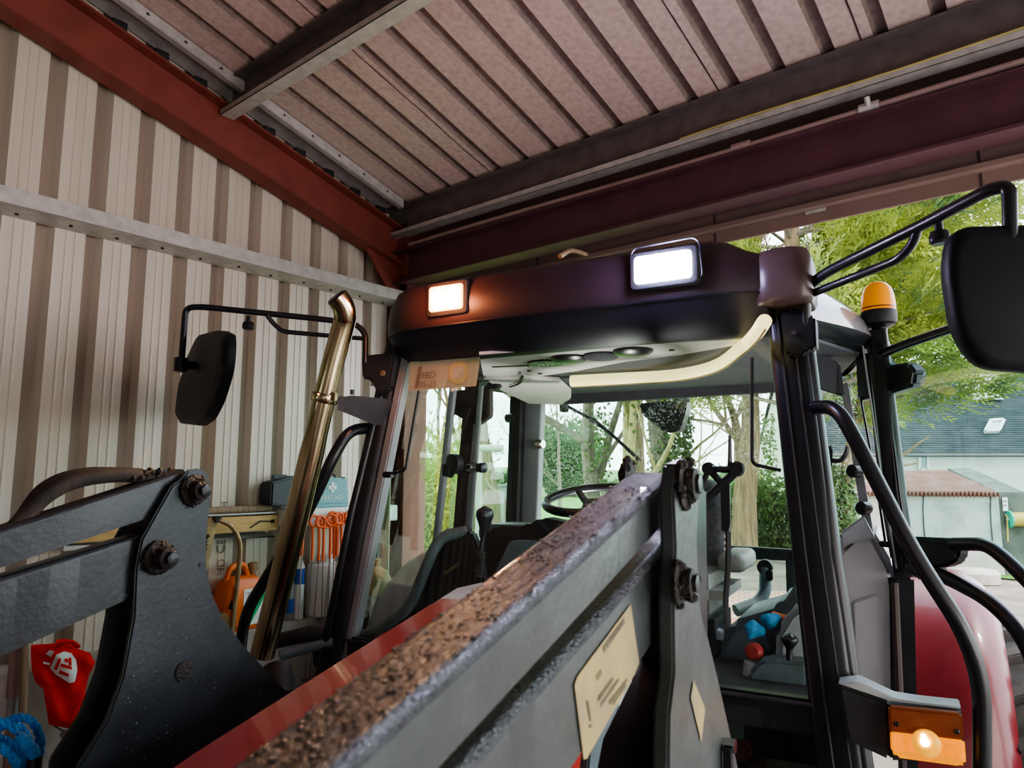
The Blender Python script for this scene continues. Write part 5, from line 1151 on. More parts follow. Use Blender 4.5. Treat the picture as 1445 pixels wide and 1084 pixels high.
# far members measured on their own plane
f1, f2 = T(0, 745, u=UF - .03), T(240, 668, u=UF - .03); sF = (f2.z - f1.z) / (f2.y - f1.y)
fb1, fb2 = T(0, 800, u=UF - .03), T(155, 748, u=UF - .03)
g1, g2 = T(0, 814, u=UF - .03), T(200, 752, u=UF - .03); gb1, gb2 = T(0, 925, u=UF - .03), T(140, 862, u=UF - .03)
ln = lambda a, b, v: a.z + (b.z - a.z) / (b.y - a.y) * (v - a.y)
fv = [-1.27 - i * .06 for i in range(24)]
bar(UF - .072, UF - .022, [(v, ln(f1, f2, v), ln(fb1, fb2, v)) for v in fv], M['loader'], M['hose'], M['loader'], 'upper_link', 'far upper link with dusty top', .012)
bar(UF - .072, UF - .022, [(v, ln(g1, g2, v), ln(gb1, gb2, v)) for v in fv] + [(-2.95, 1.16, .98), (-3.3, .70, .52), (-3.45, .34, .2)], M['loader'], M['loader'], M['loader'], 'loader_boom', 'far loader boom', .012)
mb = MB(); mb.tube([V3((UF - .08, -3.15, .85)), V3((UI + .04, -3.15, .85))], .07, M['loader'], 16); mb.build('cross_tube', ld)
# hydraulic hoses arching over the far link
for k_, (dx, dz) in enumerate(((0, 0), (.05, .012))):
    mb = MB(); pts = [T(-60, 800, u=UF - .05 - dx), T(20, 745, u=UF - .05 - dx), T(62, 702 - k_ * 10, u=UF - .05 - dx), T(110, 678 - k_ * 6, u=UF - .05 - dx), T(170, 670, u=UF - .05 - dx), T(215, 676, u=UF - .05 - dx), T(246, 690, u=UF - .05 - dx)]
    mb.tube(spline(pts, 6), .017, M['hose'], 12); mb.build('hydraulic_hose', ld, smooth=60)
rr = random.Random(5); mb = MB()
for i in range(60):
    c = T(rr.uniform(185, 250), 668 + rr.uniform(-4, 8), u=UF - rr.uniform(.03, .12)); s_ = rr.uniform(.003, .010); mb.lathe([(s_ * .5, -s_), (s_, 0), (s_ * .4, s_)], c, Z1, M['rust'], 6)
mb.build('grime_clumps', ld)
# mud specks and flakes on the far tower plate
mb = MB()
for i in range(150):
    px = rr.uniform(170, 400); py = rr.uniform(870, 1080) if i > 25 else rr.uniform(820, 900); 
    if px > 300 + (py - 850) * .55: continue
    c = T(px, py, u=UF + .001); s_ = rr.uniform(.0006, .0019); mb.lathe([(s_, 0), (s_ * .7, s_)], c, X1, M['trim'] if i % 4 else M['stone'], 5)
mb.build('paint_chips', ld)
# warning decal on the near boom
uu = UO + .006
mb = MB(); mb.poly([T(*p, u=uu) for p in ((890, 853), (902, 936), (896, 951), (828, 1071), (824, 1072), (811, 967), (815, 955))], M['decal'])
dc = mb.build('warning_decal', ld, smooth=0); lab(dc, 'yellowed warning decal with exclamation mark and small print')
mb = MB(); u3 = uu + .001
mb.poly([T(828, 990, u=u3), T(831, 988, u=u3), T(835, 1018, u=u3), T(833, 1019, u=u3)], M['decalink']); mb.poly([T(832.5, 1023, u=u3), T(835, 1022, u=u3), T(835.5, 1027, u=u3), T(833, 1027.5, u=u3)], M['decalink'])
def inkline(a, b, w, seed):
    r2 = random.Random(seed); a = V3(a); b = V3(b); k = 0.0
    A3 = T(a.x, a.y, u=u3); B3 = T(b.x, b.y, u=u3); d = (B3 - A3); up = V3((0, -d.z, d.y)).normalized()
    while k < .98:
        L_ = r2.uniform(.05, .12); p = A3 + d * k; q = A3 + d * min(1, k + L_); mb.poly([p, q, q + up * w, p + up * w], M['decalink']); k += L_ + .03
for i, (a, b, w) in enumerate((((853, 922), (882, 880), .008), ((845, 991), (866, 962), .006), ((849, 998), (874, 962), .005), ((861, 995), (886, 962), .005), ((866, 996), (885, 968), .004), ((843, 962), (850, 952), .007))): inkline((*a, 0), (*b, 0), w, i)
lab(mb.build('decal_print', dc, smooth=0), 'dark small print and exclamation mark')

# ================================================================== OUTSIDE
def zt(x, y):
    ss = lambda t: max(0, min(1, t)) ** 2 * (3 - 2 * max(0, min(1, t)))
    z = -.95 * ss((x - 4.5) / 7) * ss((y - 4) / 12)
    z += 4.2 * ss((y - 60) / 150) + .5 * noise.noise(V3((x / 60, y / 60, 0))) * ss((y - 30) / 40)
    return z
def ground(name, x0, x1, y0, y1, nx, ny, mt, dz=0.0, edge=None):
    mb = MB(); vs = []; fs = []
    for j in range(ny + 1):
        for i in range(nx + 1):
            x = x0 + (x1 - x0) * i / nx; y = y0 + (y1 - y0) * j / ny; vs.append(V3((x, y, zt(x, y) + dz)))
    for j in range(ny):
        for i in range(nx):
            a = j * (nx + 1) + i; c = (vs[a] + vs[a + nx + 2]) / 2
            if edge and not edge(c.x, c.y): continue
            fs.append((a, a + 1, a + nx + 2, a + nx + 1))
    mb.add(vs, fs, mt); o = struct(mb.build(name, smooth=60)); return o
ground('lawn', -30, 60, 4.2, 60, 90, 60, M['grass'], -.02, edge=lambda x, y: (V3((x, y, 0)) - G0).dot(GA) > .1)
ground('far_field', -160, 240, 60, 330, 60, 40, M['hill'], -.02)
ground('yard', 1.0, 40, 0, 26, 78, 52, M['yard'], .0, edge=lambda x, y: (V3((x, y, 0)) - G0).dot(GA) > .2 and x > 1.2 + max(0, y - 13) * 1.1 + .5 * noise.noise(V3((x * .5, y * .5, 0))))
mb = MB(); 
pv = [(6.2, 17.2), (9.4, 16.8), (9.6, 18.0), (8.2, 18.8), (6.4, 18.4)]
mb.poly([V3((x, y, zt(x, y) + .03)) for x, y in pv], M['pave']); struct(mb.build('paving', smooth=0))
mb = MB(); P = [at(1020, 832, 10), at(1130, 832, 10.2), at(1130, 905, 8), at(1000, 905, 8)]
def onground(px, py, dz=.02):
    d = ray(px, py); s = 1.0
    for _ in range(60):
        p = V3((0, 0, EYE)) + d * s; s += (p.z - dz - zt(p.x, p.y)) / -d.z * .7
    return V3((0, 0, EYE)) + d * s
mb.poly([onground(1015, 834), onground(1180, 834), onground(1180, 872), onground(1000, 872)], M['brick']); mb.poly([onground(1000, 872), onground(1180, 872), onground(1180, 910), onground(1000, 910)], M['pave']); struct(mb.build('brick_path', smooth=0))

# ---- foliage helpers
def blades(name, quads, mt, parent=None):
    vs = []; fs = []
    for q in quads:
        b = len(vs); vs.extend(q); fs.append(tuple(range(b, b + len(q))))
    me = bpy.data.meshes.new(name); me.from_pydata([tuple(v) for v in vs], [], fs); me.materials.append(mt)
    o = bpy.data.objects.new(name, me); C.objects.link(o); o.parent = parent; return o
def rnd(r): 
    while True:
        p = V3((r.uniform(-1, 1), r.uniform(-1, 1), r.uniform(-1, 1)))
        if .05 < p.length < 1: return p.normalized()
def leaf(p, d, n, l, w):
    s_ = d.cross(n).normalized() * w; return [p, p + d * l * .45 + s_, p + d * l, p + d * l * .45 - s_]
LF = .42
def spray(out, p, d, r, l, w, k, LF=.42):
    """feathery frond: k narrow leaflets fanned off an axis"""
    nrm = rnd(r); side = d.cross(nrm).normalized()
    for i in range(k):
        t = i / k; q = p + d * l * t; sg = 1 if i % 2 else -1
        dd = (d * .8 + side * sg * .75 * (1 - t * .5) + rnd(r) * .18).normalized(); out.append(leaf(q, dd, nrm, l * LF * (1 - t * .45), w))
def trunk_tube(mb, pts, rs, mt, n=10): mb.tube(pts, rs, mt, n)
def tree_obj(name, base, label, group=None):
    return thing(name, base, label, 'tree', 0, group)
# big cypress to the right of the cab
def cypress(base, hgt, br, label, seed, dens, mtf, low=.25, lean=V3((0, 0, 0)), rad=.35, spl=.5, group=None, rmin=.35):
    r = random.Random(seed); t = tree_obj('cypress_tree', base, label, group); mb = MB()
    tp = [lean * (i / 6) ** 2 + V3((.15 * noise.noise(V3((i, seed, 0))), 0, hgt * i / 6)) for i in range(7)]
    trunk_tube(mb, tp, [rad * (1 - .8 * i / 6) for i in range(7)], M['bark'], 12); mb.build('trunk', t)
    mb = MB(); out = []
    for b in range(br):
        h = low + (1 - low) * (b + r.random()) / br; zc = hgt * h; L = (hgt * .42) * (1.05 - h) ** .55 * r.uniform(.75, 1.15); a = r.uniform(0, 6.283)
        o = tp[min(6, int(h * 6))].copy(); o.z = zc; d = V3((math.cos(a), math.sin(a), r.uniform(.1, .55))).normalized()
        pts = [o + d * L * q + V3((0, 0, -.22 * L * q * q + .10 * L * q ** 3)) for q in (0, .3, .6, .85, 1)]
        mb.tube(pts, [.05, .035, .024, .014, .006], M['barkd'], 5)
        for s_ in range(int(dens * L)):
            q = r.uniform(rmin, 1.0); p = pts[0].lerp(pts[-1], q); p = o + d * L * q + V3((0, 0, -.22 * L * q * q + .10 * L * q ** 3)) + rnd(r) * .38 * L * .28 * (1.2 - q * .5)
            dd = (d * 1.0 + rnd(r) * .65 + V3((0, 0, -.05))).normalized(); spray(out, p, dd, r, spl * r.uniform(.7, 1.4), spl * .030, 13, .30)
    mb.build('branches', t); f = blades('foliage', out, mtf, t); return t
g = lambda x, y: V3((x, y, zt(x, y)))
cypress(g(5.2, 12.8), 11.5, 72, 'big feathery yellow-green cypress rising behind the amber beacon', 3, 44, M['cypress'], low=.26, rad=.2, spl=.62)
cypress(g(6.4, 15.6), 11.5, 50, 'second cypress behind the first, its boughs hanging before the slate roof', 11, 40, M['cypress'], low=.27, rad=.3, spl=.66)
cypress(g(3.6, 21.0), 13, 34, 'tall dark conifer far behind the gap between visor and lintel', 8, 13, M['cypressd'], low=.3, rad=.35, spl=.7)

# ivy-clad and bare trees seen through the rear window
def limb(mb, p, d, L, r0, depth, r, mt, bend=.5, out=None):
    k = 4; pts = [p.copy()]; rs = [r0]; c = p.copy(); dd = d.copy()
    for i in range(k):
        dd = (dd + rnd(r) * bend * .35 + V3((0, 0, .04))).normalized(); c = c + dd * L / k; pts.append(c.copy()); rs.append(max(.004, r0 * (1 - .55 * (i + 1) / k)))
    mb.tube(pts, rs, mt, 5 if r0 < .06 else 8)
    if out is not None: out.append((c.copy(), dd.copy()))
    if depth > 0:
        limb(mb, c, dd, L * .62, rs[-1], depth - 1, r, mt, bend, out)
        for i in range(r.choice((1, 2, 2))):
            q = r.uniform(.35, 1); b = pts[int(q * k)]; limb(mb, b, (dd + rnd(r) * .9).normalized(), L * r.uniform(.5, .75), max(.005, rs[int(q * k)] * .65), depth - 1, r, mt, bend, out)
def bare_tree(base, label, seed, h, r0, mt, depth=4, lean=V3((0, 0, 1)), ivy=0, ivyh=.5, name='bare_tree', tuft=0, tm='cypressd', group=None, fork=1):
    r = random.Random(seed); t = tree_obj(name, base, label, group); mb = MB(); tips = []
    for f in range(fork): limb(mb, V3((0, 0, -.1)), (lean + V3((.16 * (f - (fork - 1) / 2), 0, 0))).normalized(), h * .5, r0, depth, r, mt, .35, tips)
    mb.build('trunk', t); out = []
    for i in range(ivy):
        z = r.random() ** .9 * h * ivyh; a = r.uniform(0, 6.283); rr_ = r0 * (1.15 + .5 * r.random()) * (1.05 - .3 * z / h); p = V3((math.cos(a) * rr_ + lean.x * z, math.sin(a) * rr_ + lean.y * z, z)); n = V3((math.cos(a), math.sin(a), .2)); d = (rnd(r) + V3((0, 0, -.6))).normalized(); out.append(leaf(p, d, n, .13, .05))
    if out: blades('ivy', out, M['ivy'], t)
    out = []
    for c, d in tips:
        for i in range(tuft): spray(out, c + rnd(r) * .35, (d + rnd(r) * .8).normalized(), r, .45, .02, 7)
    if out: blades('foliage', out, M[tm], t)
    return t
def gp(px, Y): 
    p = at(px, 671, Y); return g(p.x, p.y)
bare_tree(gp(843, 19), 'straight grey tree trunk, leftmost of those framed by the rear window', 21, 11, .24, M['barkd'], 4, ivy=700, ivyh=.8, tuft=2)
bare_tree(gp(893, 17), 'forked yellow-lichened tree just left of the rear work light', 22, 9, .15, M['barky'], 4, ivy=150, ivyh=.5, fork=2)
bare_tree(gp(948, 18), 'thick ivy-covered trunk directly under the rear work light', 23, 10, .36, M['barkd'], 4, ivy=4200, ivyh=.55, tuft=2)
bare_tree(gp(1046, 15.5), 'broad fibrous-barked trunk between the wiper linkage and the near pillar', 24, 11, .30, M['bark'], 4, tuft=3, tm='cypressd')
bare_tree(gp(1086, 24), 'thin leaning tree close to the near front pillar', 25, 9, .16, M['barky'], 5, ivy=500)
bare_tree(gp(1180, 17), 'ivy-wrapped brown trunk seen beside the open doorway', 26, 5.5, .26, M['bark'], 2, ivy=1800, ivyh=.45)
bare_tree(gp(694, 14.5), 'tall conifer trunk with bare side twigs in the far rear quarter window', 27, 11, .27, M['bark'], 3, tuft=5, tm='cypress')
bare_tree(gp(668, 16), 'slim orange-brown trunk just left of the conifer trunk', 28, 9, .12, M['bark'], 2)
for i, (px, Y, h) in enumerate(((585, 15, 8), (625, 22, 9), (790, 42, 10), (985, 48, 11), (1110, 46, 10), (1070, 60, 10))):
    bare_tree(gp(px, Y), ['leafless tree behind the willow, nearest the red column', 'leafless tree framed between far front and middle pillars', 'distant leafless tree at the left end of the rear window', 'distant leafless tree between the work light and wiper linkage', 'distant leafless tree behind the near front pillar', 'farthest leafless tree, low on the horizon under the bent rod'][i], 50 + i, h, .13, M['barkd'], 5)
# willow shrubs behind the shed corner
def shrub(base, label, seed, h, w, n, mt, cat='bush', name='willow_bush', ll=.22, lw=.018):
    r = random.Random(seed); t = thing(name, base, label, cat); mb = MB(); out = []
    for i in range(26):
        a = r.uniform(0, 6.283); d = V3((math.cos(a) * w * .45, math.sin(a) * w * .45, h)) * r.uniform(.6, 1.05); pts = [V3((0, 0, -.05)) + V3((math.cos(a), math.sin(a), 0)) * .1, d * .5 + rnd(r) * .1, d]
        mb.tube(pts, [.02, .014, .005], M['barky'], 5)
        for k in range(n):
            q = r.uniform(.12, 1); p = (d * q) + rnd(r) * .35 * w * .5; out.append(leaf(p, (rnd(r) + V3((0, 0, .7))).normalized(), rnd(r), ll * r.uniform(.6, 1.2), lw))
    mb.build('stems', t); blades('foliage', out, mt, t); return t
shrub(gp(592, 11.5), 'yellow-green willow bush seen through the far door glass', 31, 2.9, 1.7, 230, M['willow'])
shrub(gp(646, 15), 'smaller willow bush glimpsed between far door and middle pillar', 32, 2.5, 1.6, 130, M['willow'])
shrub(gp(800, 62), 'broad grey-green tree mass far off at the left of the rear window', 33, 6.0, 8, 900, M['hedgel'], ll=.34, lw=.10)
shrub(gp(1092, 18.5), 'clipped dark ivy hedge at the right of the rear window', 34, 1.9, 2.0, 260, M['ivy'], name='hedge', cat='hedge', ll=.14, lw=.05)
shrub(gp(1048, 19.5), 'low green shrub growing beside the rock pile', 35, 1.2, 1.2, 120, M['hedgel'], ll=.14, lw=.05)
shrub(gp(1002, 30), 'hedge plant on the far lawn under the work light', 36, 2.4, 2.5, 120, M['hedgel'], ll=.25, lw=.07)
# tall grass and far hedgerow
r = random.Random(77); out = []
for i in range(9000):
    px = r.uniform(560, 665); Y = r.uniform(8.6, 13.5); p = gp(px, Y); out.append(leaf(p, (V3((r.uniform(-.4, .4), r.uniform(-.4, .4), 1))).normalized(), rnd(r), r.uniform(.25, .6), .010))
tg = blades('tall_grass', out, M['blade']); tg['label'] = 'bright tall grass growing outside beyond the shed corner'; tg['category'] = 'grass'; tg['kind'] = 'stuff'
out = []
for i in range(15000):
    x = r.uniform(-25, 95); y = 82 + 6 * math.sin(x * .06) + r.uniform(-1, 1); out.append(leaf(V3((x, y, zt(x, y) + r.random() ** .7 * (1.6 + .8 * noise.noise(V3((x * .12, 0, 0)))))), rnd(r), rnd(r), r.uniform(.4, .8), .25))
hg = blades('hedgerow', out, M['hedgel']); hg['label'] = 'far hedgerow crossing the pasture below the skyline'; hg['category'] = 'hedge'; hg['kind'] = 'stuff'
# rocks, fence
def rock(p, s_, seed, label):
    bm = bmesh.new(); bmesh.ops.create_icosphere(bm, subdivisions=3, radius=1)
    for v in bm.verts:
        n = v.co.copy(); k = 1 + .35 * noise.noise(n * 1.3 + V3((seed * 7, 0, 0))) + .12 * noise.noise(n * 4 + V3((seed, 3, 0))); v.co = V3((n.x * s_[0], n.y * s_[1], n.z * s_[2])) * k
    mb = MB(); mb.bm(bm, M['stone']); o = mb.build('garden_rock', smooth=25); o.location = p + V3((0, 0, s_[2] * .55)); return tag(o, label, 'rock', 'rock pile by the lawn')
for i, (px, dy, s_, l) in enumerate(((1030, 0, (.42, .35, .48), 'largest upright garden rock, left in the rock pile'), (1046, -.3, (.30, .3, .36), 'pale pointed rock in the middle of the rock pile'), (1058, -.2, (.28, .25, .22), 'small rounded rock at the right of the rock pile'), (1018, -.4, (.33, .3, .25), 'low flat rock at the foot of the rock pile'), (1040, .5, (.5, .4, .62), 'tallest rock standing at the back of the rock pile'))):
    p = gp(px, 19 + dy); rock(p, s_, i, l)
p = gp(1198, 20.5); o = rock(p, (.9, .5, .30), 9, 'long low stone heap on the grass by the wire fence'); del o['group']
wf = thing('wire_fence', (0, 0, 0), 'wire fence crossing the grass behind the open doorway', 'fence')
a, b = gp(1140, 17), gp(1225, 17.5)
for i, h in enumerate((.55, .95, 1.12)):
    mb = MB(); mb.tube([a + V3((0, 0, h)), b + V3((0, 0, h))], .012 if i < 2 else .03, M['galv'], 6); mb.build('fence_wire', wf)
for t in (0, .5, 1):
    mb = MB(); c = a.lerp(b, t); mb.tube([c - V3((0, 0, .1)), c + V3((0, 0, 1.2))], .04, M['oldwood'], 8); mb.build('fence_post', wf)
# grey tipping box and water post in the far window
tb = thing('transport_box', gp(697, 20), 'grey metal tipping box with rust streaks beyond the far quarter window', 'box')
mb = MB(); mb.prism([V3((-.85, 0, .45)), V3((.85, 0, .45)), V3((.85, 0, 1.5)), V3((-.62, 0, 1.5)), V3((-.85, 0, 1.2))], V3((.1, 1.0, 0)), M['trough'], .03); mb.prism([V3((-1.15, -.02, 1.45)), V3((-.6, -.02, 1.5)), V3((-.42, -.02, .75)), V3((-.8, -.02, .55))], V3((.1, 1, 0)), M['trough'], .02); mb.build('box_body', tb)
mb = MB(); mb.box((0, -.02, 1.53), (1.9, .10, .06), M['trough'], .01); mb.build('top_rail', tb)
mb = MB(); mb.prism([V3((-.1, -.012, .7)), V3((.02, -.012, .65)), V3((.05, -.012, 1.3)), V3((-.05, -.012, 1.35))], V3((0, -.004, 0)), M['rustpatch']); mb.prism([V3((.3, -.012, .6)), V3((.42, -.012, .62)), V3((.36, -.012, 1.15)), V3((.3, -.012, 1.1))], V3((0, -.004, 0)), M['rustpatch']); lab(mb.build('rust_stain', tb), 'brown rust streaks')
mb = MB(); mb.box((0, .4, .22), (1.9, .8, .5), M['conc'], .02); mb.build('concrete_base', tb)
wp = thing('standpipe', gp(676, 12.5), 'grey standpipe with short horizontal top arm outside the far window', 'post')
mb = MB(); mb.tube([V3((0, 0, 0)), V3((0, 0, 2.3))], .06, M['pipeg'], 12); mb.build('post', wp)
mb = MB(); mb.tube([V3((-.05, 0, 2.27)), V3((.42, -.05, 2.27))], .065, M['pipeg'], 12); mb.build('top_arm', wp)
mb = MB(); mb.tube(spline([V3((.1, -.03, 1.75)), V3((.18, -.05, 1.6)), V3((.35, -.05, 1.5))], 4), .03, M['oldwood'], 8); mb.build('bent_spout', wp)
# things beyond the column seen through the windscreen's far edge: white box, post, cloth, sack, paper
mb = MB(); mb.box(at(534, 725, 4.55), (.16, .12, .07), M['white'], .006); q = at(534, 725, 4.55); mb.box((q.x, q.y, (q.z - .035) / 2), (.12, .1, q.z - .035), M['board'], .004)
tag(mb.build('white_cabinet'), 'narrow white cabinet at the shed corner, seen through the windscreen edge', 'cabinet')
mb = MB(); a = at(545, 800, 4.50); mb.box((a.x, a.y, .95), (.03, .03, 1.9), M['paper'], .003); tag(mb.build('cream_post'), 'thin cream upright at the shed corner beside the teal cloth', 'post')
P = [(at(px, py, 4.42).x, at(px, py, 4.42).z) for px, py in ((524, 768), (540, 766), (537, 800), (522, 801))]
mb = sheet(P, lambda x, y, d: V3((x, d, y)), .015, lambda x, y, d: 4.42 - .008 * math.sin(x * 190), M['tealc']); a = at(530, 766, 4.42); mb.tube([V3((a.x - .06, 4.425, a.z)), V3((a.x + .06, 4.425, a.z))], .004, M['galv'], 6)
tag(mb.build('teal_cloth'), 'small teal cloth hanging at the shed corner behind the windscreen', 'cloth')
mb = MB(); c = at(526, 828, 4.3); rings = []
for z, f in ((-.16, .7), (-.10, 1), (.02, 1.02), (.09, .7), (.12, .3), (.16, .4)):
    rings.append([c + V3((math.cos(a_) * .11 * f * (1 + .1 * math.sin(3 * a_)), math.sin(a_) * .10 * f, z)) for a_ in [i * .3927 for i in range(16)]])
mb.loft(rings, M['sack']); mb.box((c.x, c.y, (c.z - .165) / 2), (.3, .25, c.z - .165), M['oldwood'], .01); tag(mb.build('brown_sack', smooth=60), 'brown tied sack on a wooden block behind the far windscreen corner', 'sack')
P = [(at(px, py, 4.05).x, at(px, py, 4.05).z) for px, py in ((506, 838), (518, 835), (533, 845), (524, 858), (518, 872), (506, 868))]
mb = sheet(P, lambda x, y, d: V3((x, d, y)), .012, lambda x, y, d: 4.05 - .02 * noise.noise(V3((x * 40, y * 40, 0))), M['news']); a = at(518, 860, 4.08); mb.box((a.x, a.y + .09, a.z / 2 - .01), (.2, .15, a.z - .02), M['jerrydark'], .01)
tag(mb.build('crumpled_newspaper'), 'crumpled printed paper on a dark box low behind the far pillar', 'paper')

# ---- house
def obox(mb, A, B, z0, z1, dep, mt, bev=0): 
    d = (V3((B.x, B.y, 0)) - V3((A.x, A.y, 0))); n = V3((-d.y, d.x, 0)).normalized() * dep
    a, b = V3((A.x, A.y, 0)), V3((B.x, B.y, 0)); zz = lambda p, z: V3((p.x, p.y, z))
    mb.hexa([zz(a, z0), zz(b, z0), zz(b + n, z0), zz(a + n, z0), zz(a, z1), zz(b, z1), zz(b + n, z1), zz(a + n, z1)], mt, bev); return n
ho = thing('farmhouse', (0, 0, 0), 'pale rendered farmhouse with a long slate roof and skylight', 'house')
HA, HB = at(1160, 700, 27.5), at(1560, 700, 27.5); eav = at(1350, 637, 27.5).z
mb = MB(); n = obox(mb, HA, HB, -1.0, eav, 7, M['wall_h']); mb.build('wall', ho)
ridz = at(1400, 515, 31).z; hd = (V3((HB.x, HB.y, 0)) - V3((HA.x, HA.y, 0))).normalized(); nn = V3((-hd.y, hd.x, 0))
A0 = V3((HA.x, HA.y, 0)); B0 = V3((HB.x, HB.y, 0)); zz = lambda p, z: V3((p.x, p.y, z))
rl = lambda s, up, off=0.0: A0.lerp(B0, s) + nn * (-.25 + 3.75 * up - off * .6) + V3((0, 0, eav - .05 + (ridz - eav) * up + off))
mb = MB(); ns = 44
for i in range(ns):      # slate courses
    u0, u1 = i / ns, (i + 1) / ns; mb.add([rl(-.02, u0, .022), rl(1.02, u0, .022), rl(1.02, u1), rl(-.02, u1), rl(-.02, u0), rl(1.02, u0)], [(0, 1, 2, 3), (4, 5, 1, 0)], M['slate'])
mb.add([rl(-.02, 1), rl(1.02, 1), zz(B0 + nn * 7.25, eav), zz(A0 + nn * 7.25, eav)], [(0, 1, 2, 3)], M['slate'])
mb.tube([rl(-.02, 1, .05), rl(1.02, 1, .05)], .09, M['tin'], 8); mb.build('roof', ho, smooth=0)
mb = MB(); mb.add([A0 + V3((0, 0, eav)), A0 + nn * 7 + V3((0, 0, eav)), A0 + nn * 3.5 + V3((0, 0, ridz - .05))], [(0, 1, 2)], M['wall_h']); mb.build('gable', ho, smooth=0)
mb = MB(); mb.tube([rl(-.01, -.03), rl(1.0, -.03)], .06, M['jerrydark'], 8); mb.build('gutter', ho)
def house_pt(px, py, off=0): 
    d = ray(px, py); s = ((A0 - nn * off).dot(nn) - 0) / d.dot(nn); return V3((0, 0, EYE)) + d * s
for x0, y0, x1, y1 in ((1255, 645, 1271, 669), (1297, 643, 1309, 663)):
    w = bpy.data.objects.new('window', None); C.objects.link(w); w.parent = ho
    a, b, c, d = house_pt(x0, y1, .03), house_pt(x1, y1, .03), house_pt(x1, y0, .03), house_pt(x0, y0, .03)
    mb = MB(); mb.poly([a, b, c, d], M['pane']); mb.build('pane', w, smooth=0)
    mb = MB(); q = [a, b, c, d]
    for i in range(4): mb.beam(q[i], q[(i + 1) % 4], .10, .09, M['frame_w'], up=nn)
    mb.beam(a.lerp(b, -.15) + V3((0, 0, -.08)), b.lerp(a, -.15) + V3((0, 0, -.08)), .14, .08, M['wall_h'], up=nn); mb.build('window_frame', w)
sk = bpy.data.objects.new('skylight', None); C.objects.link(sk); sk.parent = ho; sk['label'] = 'bright skylight in the slate roof'
rn = (rl(0, 1) - rl(0, 0)).cross(hd).normalized(); rn = rn if rn.z > 0 else -rn
def roof_pt(px, py, off): 
    d = ray(px, py); p0 = rl(0, 0) + rn * off; s = (p0 - V3((0, 0, EYE))).dot(rn) / d.dot(rn); return V3((0, 0, EYE)) + d * s
q = [roof_pt(px, py, .08) for px, py in ((1390, 609), (1409, 608), (1416, 593), (1398, 594))]
mb = MB(); mb.poly(q, M['skypane']); mb.build('pane', sk, smooth=0)
mb = MB()
for i in range(4): mb.beam(q[i], q[(i + 1) % 4], .12, .14, M['frame_w'], up=rn)
mb.build('window_frame', sk)
mb = MB(); cc = roof_pt(1391, 562, 0); mb.box((cc.x, cc.y + .3, cc.z + .2), (1.05, .7, 1.5), M['wall_h'], .02); mb.box((cc.x, cc.y + .3, cc.z + .95), (1.15, .8, .12), M['conc'], .02); mb.box((cc.x - .05, cc.y - .1, cc.z - .05), (1.2, .4, .06), M['frame_w']); mb.build('chimney', ho)
# ---- outbuilding with red tin roof
ob = thing('outbuilding', (0, 0, 0), 'low rendered outbuilding with red corrugated tin roof', 'shed')
YB = 20.0; SA, SB = at(1225, 760, YB + .6), at(1414, 760, YB); gz = zt(SA.x, SA.y) - .1
ez = at(1340, 700, YB).z
mb = MB(); n2 = obox(mb, SA, SB, gz - .4, ez, 3.0, M['wall_s']); mb.build('wall', ob)
mb = MB(); d2 = (V3((SB.x, SB.y, 0)) - V3((SA.x, SA.y, 0))); nd = d2.normalized(); nv2 = V3((-nd.y, nd.x, 0)); A2 = V3((SA.x, SA.y, 0)); Ld = d2.length
rz2 = at(1340, 666, YB + 3.2).z; ncor = 34 * 6; vs = []; fs = []
for i in range(ncor + 1):
    s_ = i / ncor; c = A2 + nd * (s_ * (Ld + .1) - .1); h = .09 * math.sin(i / 6 * 2 * math.pi); vs += [c - nv2 * .15 + V3((0, 0, ez + .04 + h)), c + nv2 * 3.2 + V3((0, 0, rz2 + h))]
    if i: fs.append((2 * i - 2, 2 * i, 2 * i + 1, 2 * i - 1))
mb.add(vs, fs, M['tin']); mb.build('tin_roof', ob, smooth=60)
mb = MB(); b2 = A2 + nd * Ld
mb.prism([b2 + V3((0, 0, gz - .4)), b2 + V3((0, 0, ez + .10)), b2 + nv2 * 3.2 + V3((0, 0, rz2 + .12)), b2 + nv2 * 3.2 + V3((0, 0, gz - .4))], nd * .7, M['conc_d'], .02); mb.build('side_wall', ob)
mb = MB()
for x0, off in ((1302, 0), (1397, .02)):
    pts = [];
    for y_ in (700, 720, 740, 765, 785): 
        d = ray(x0 + (y_ - 700) * .09 + 2 * math.sin(y_), y_); s = ((A2 - nv2 * .02).dot(nv2)) / d.dot(nv2); pts.append(V3((0, 0, EYE)) + d * s)
    mb.tube(pts, .016, M['jerrydark'], 6)
lab(mb.build('wall_cable', ob), 'dark cable running down the wall')
def sw_pt(px, py, off=.03):
    d = ray(px, py); s = ((A2 - nv2 * off).dot(nv2)) / d.dot(nv2); return V3((0, 0, EYE)) + d * s
mb = MB(); mb.prism([sw_pt(1414, 702), sw_pt(1421, 702), sw_pt(1422, 721), sw_pt(1415, 721)], -nv2 * .02, M['white'])
for y_ in (706, 712): mb.prism([sw_pt(1415.5, y_, .052), sw_pt(1420, y_, .052), sw_pt(1420, y_ + 3, .052), sw_pt(1415.5, y_ + 3, .052)], -nv2 * .002, M['tin'])
tag(mb.build('wall_sign'), 'small white notice with red print on the outbuilding wall corner', 'sign')
hr = thing('hose_reel', sw_pt(1436, 733, .1), 'green garden hose reel wound with yellow hose on the outbuilding wall', 'hose reel')
for dx in (-.20, .24):
    mb = MB(); mb.lathe([(.06, -.02), (.23, -.02), (.24, 0), (.23, .02), (.06, .02)], nd * dx, nd, M['reel'], 20); mb.build('reel_flange', hr)
mb = MB()
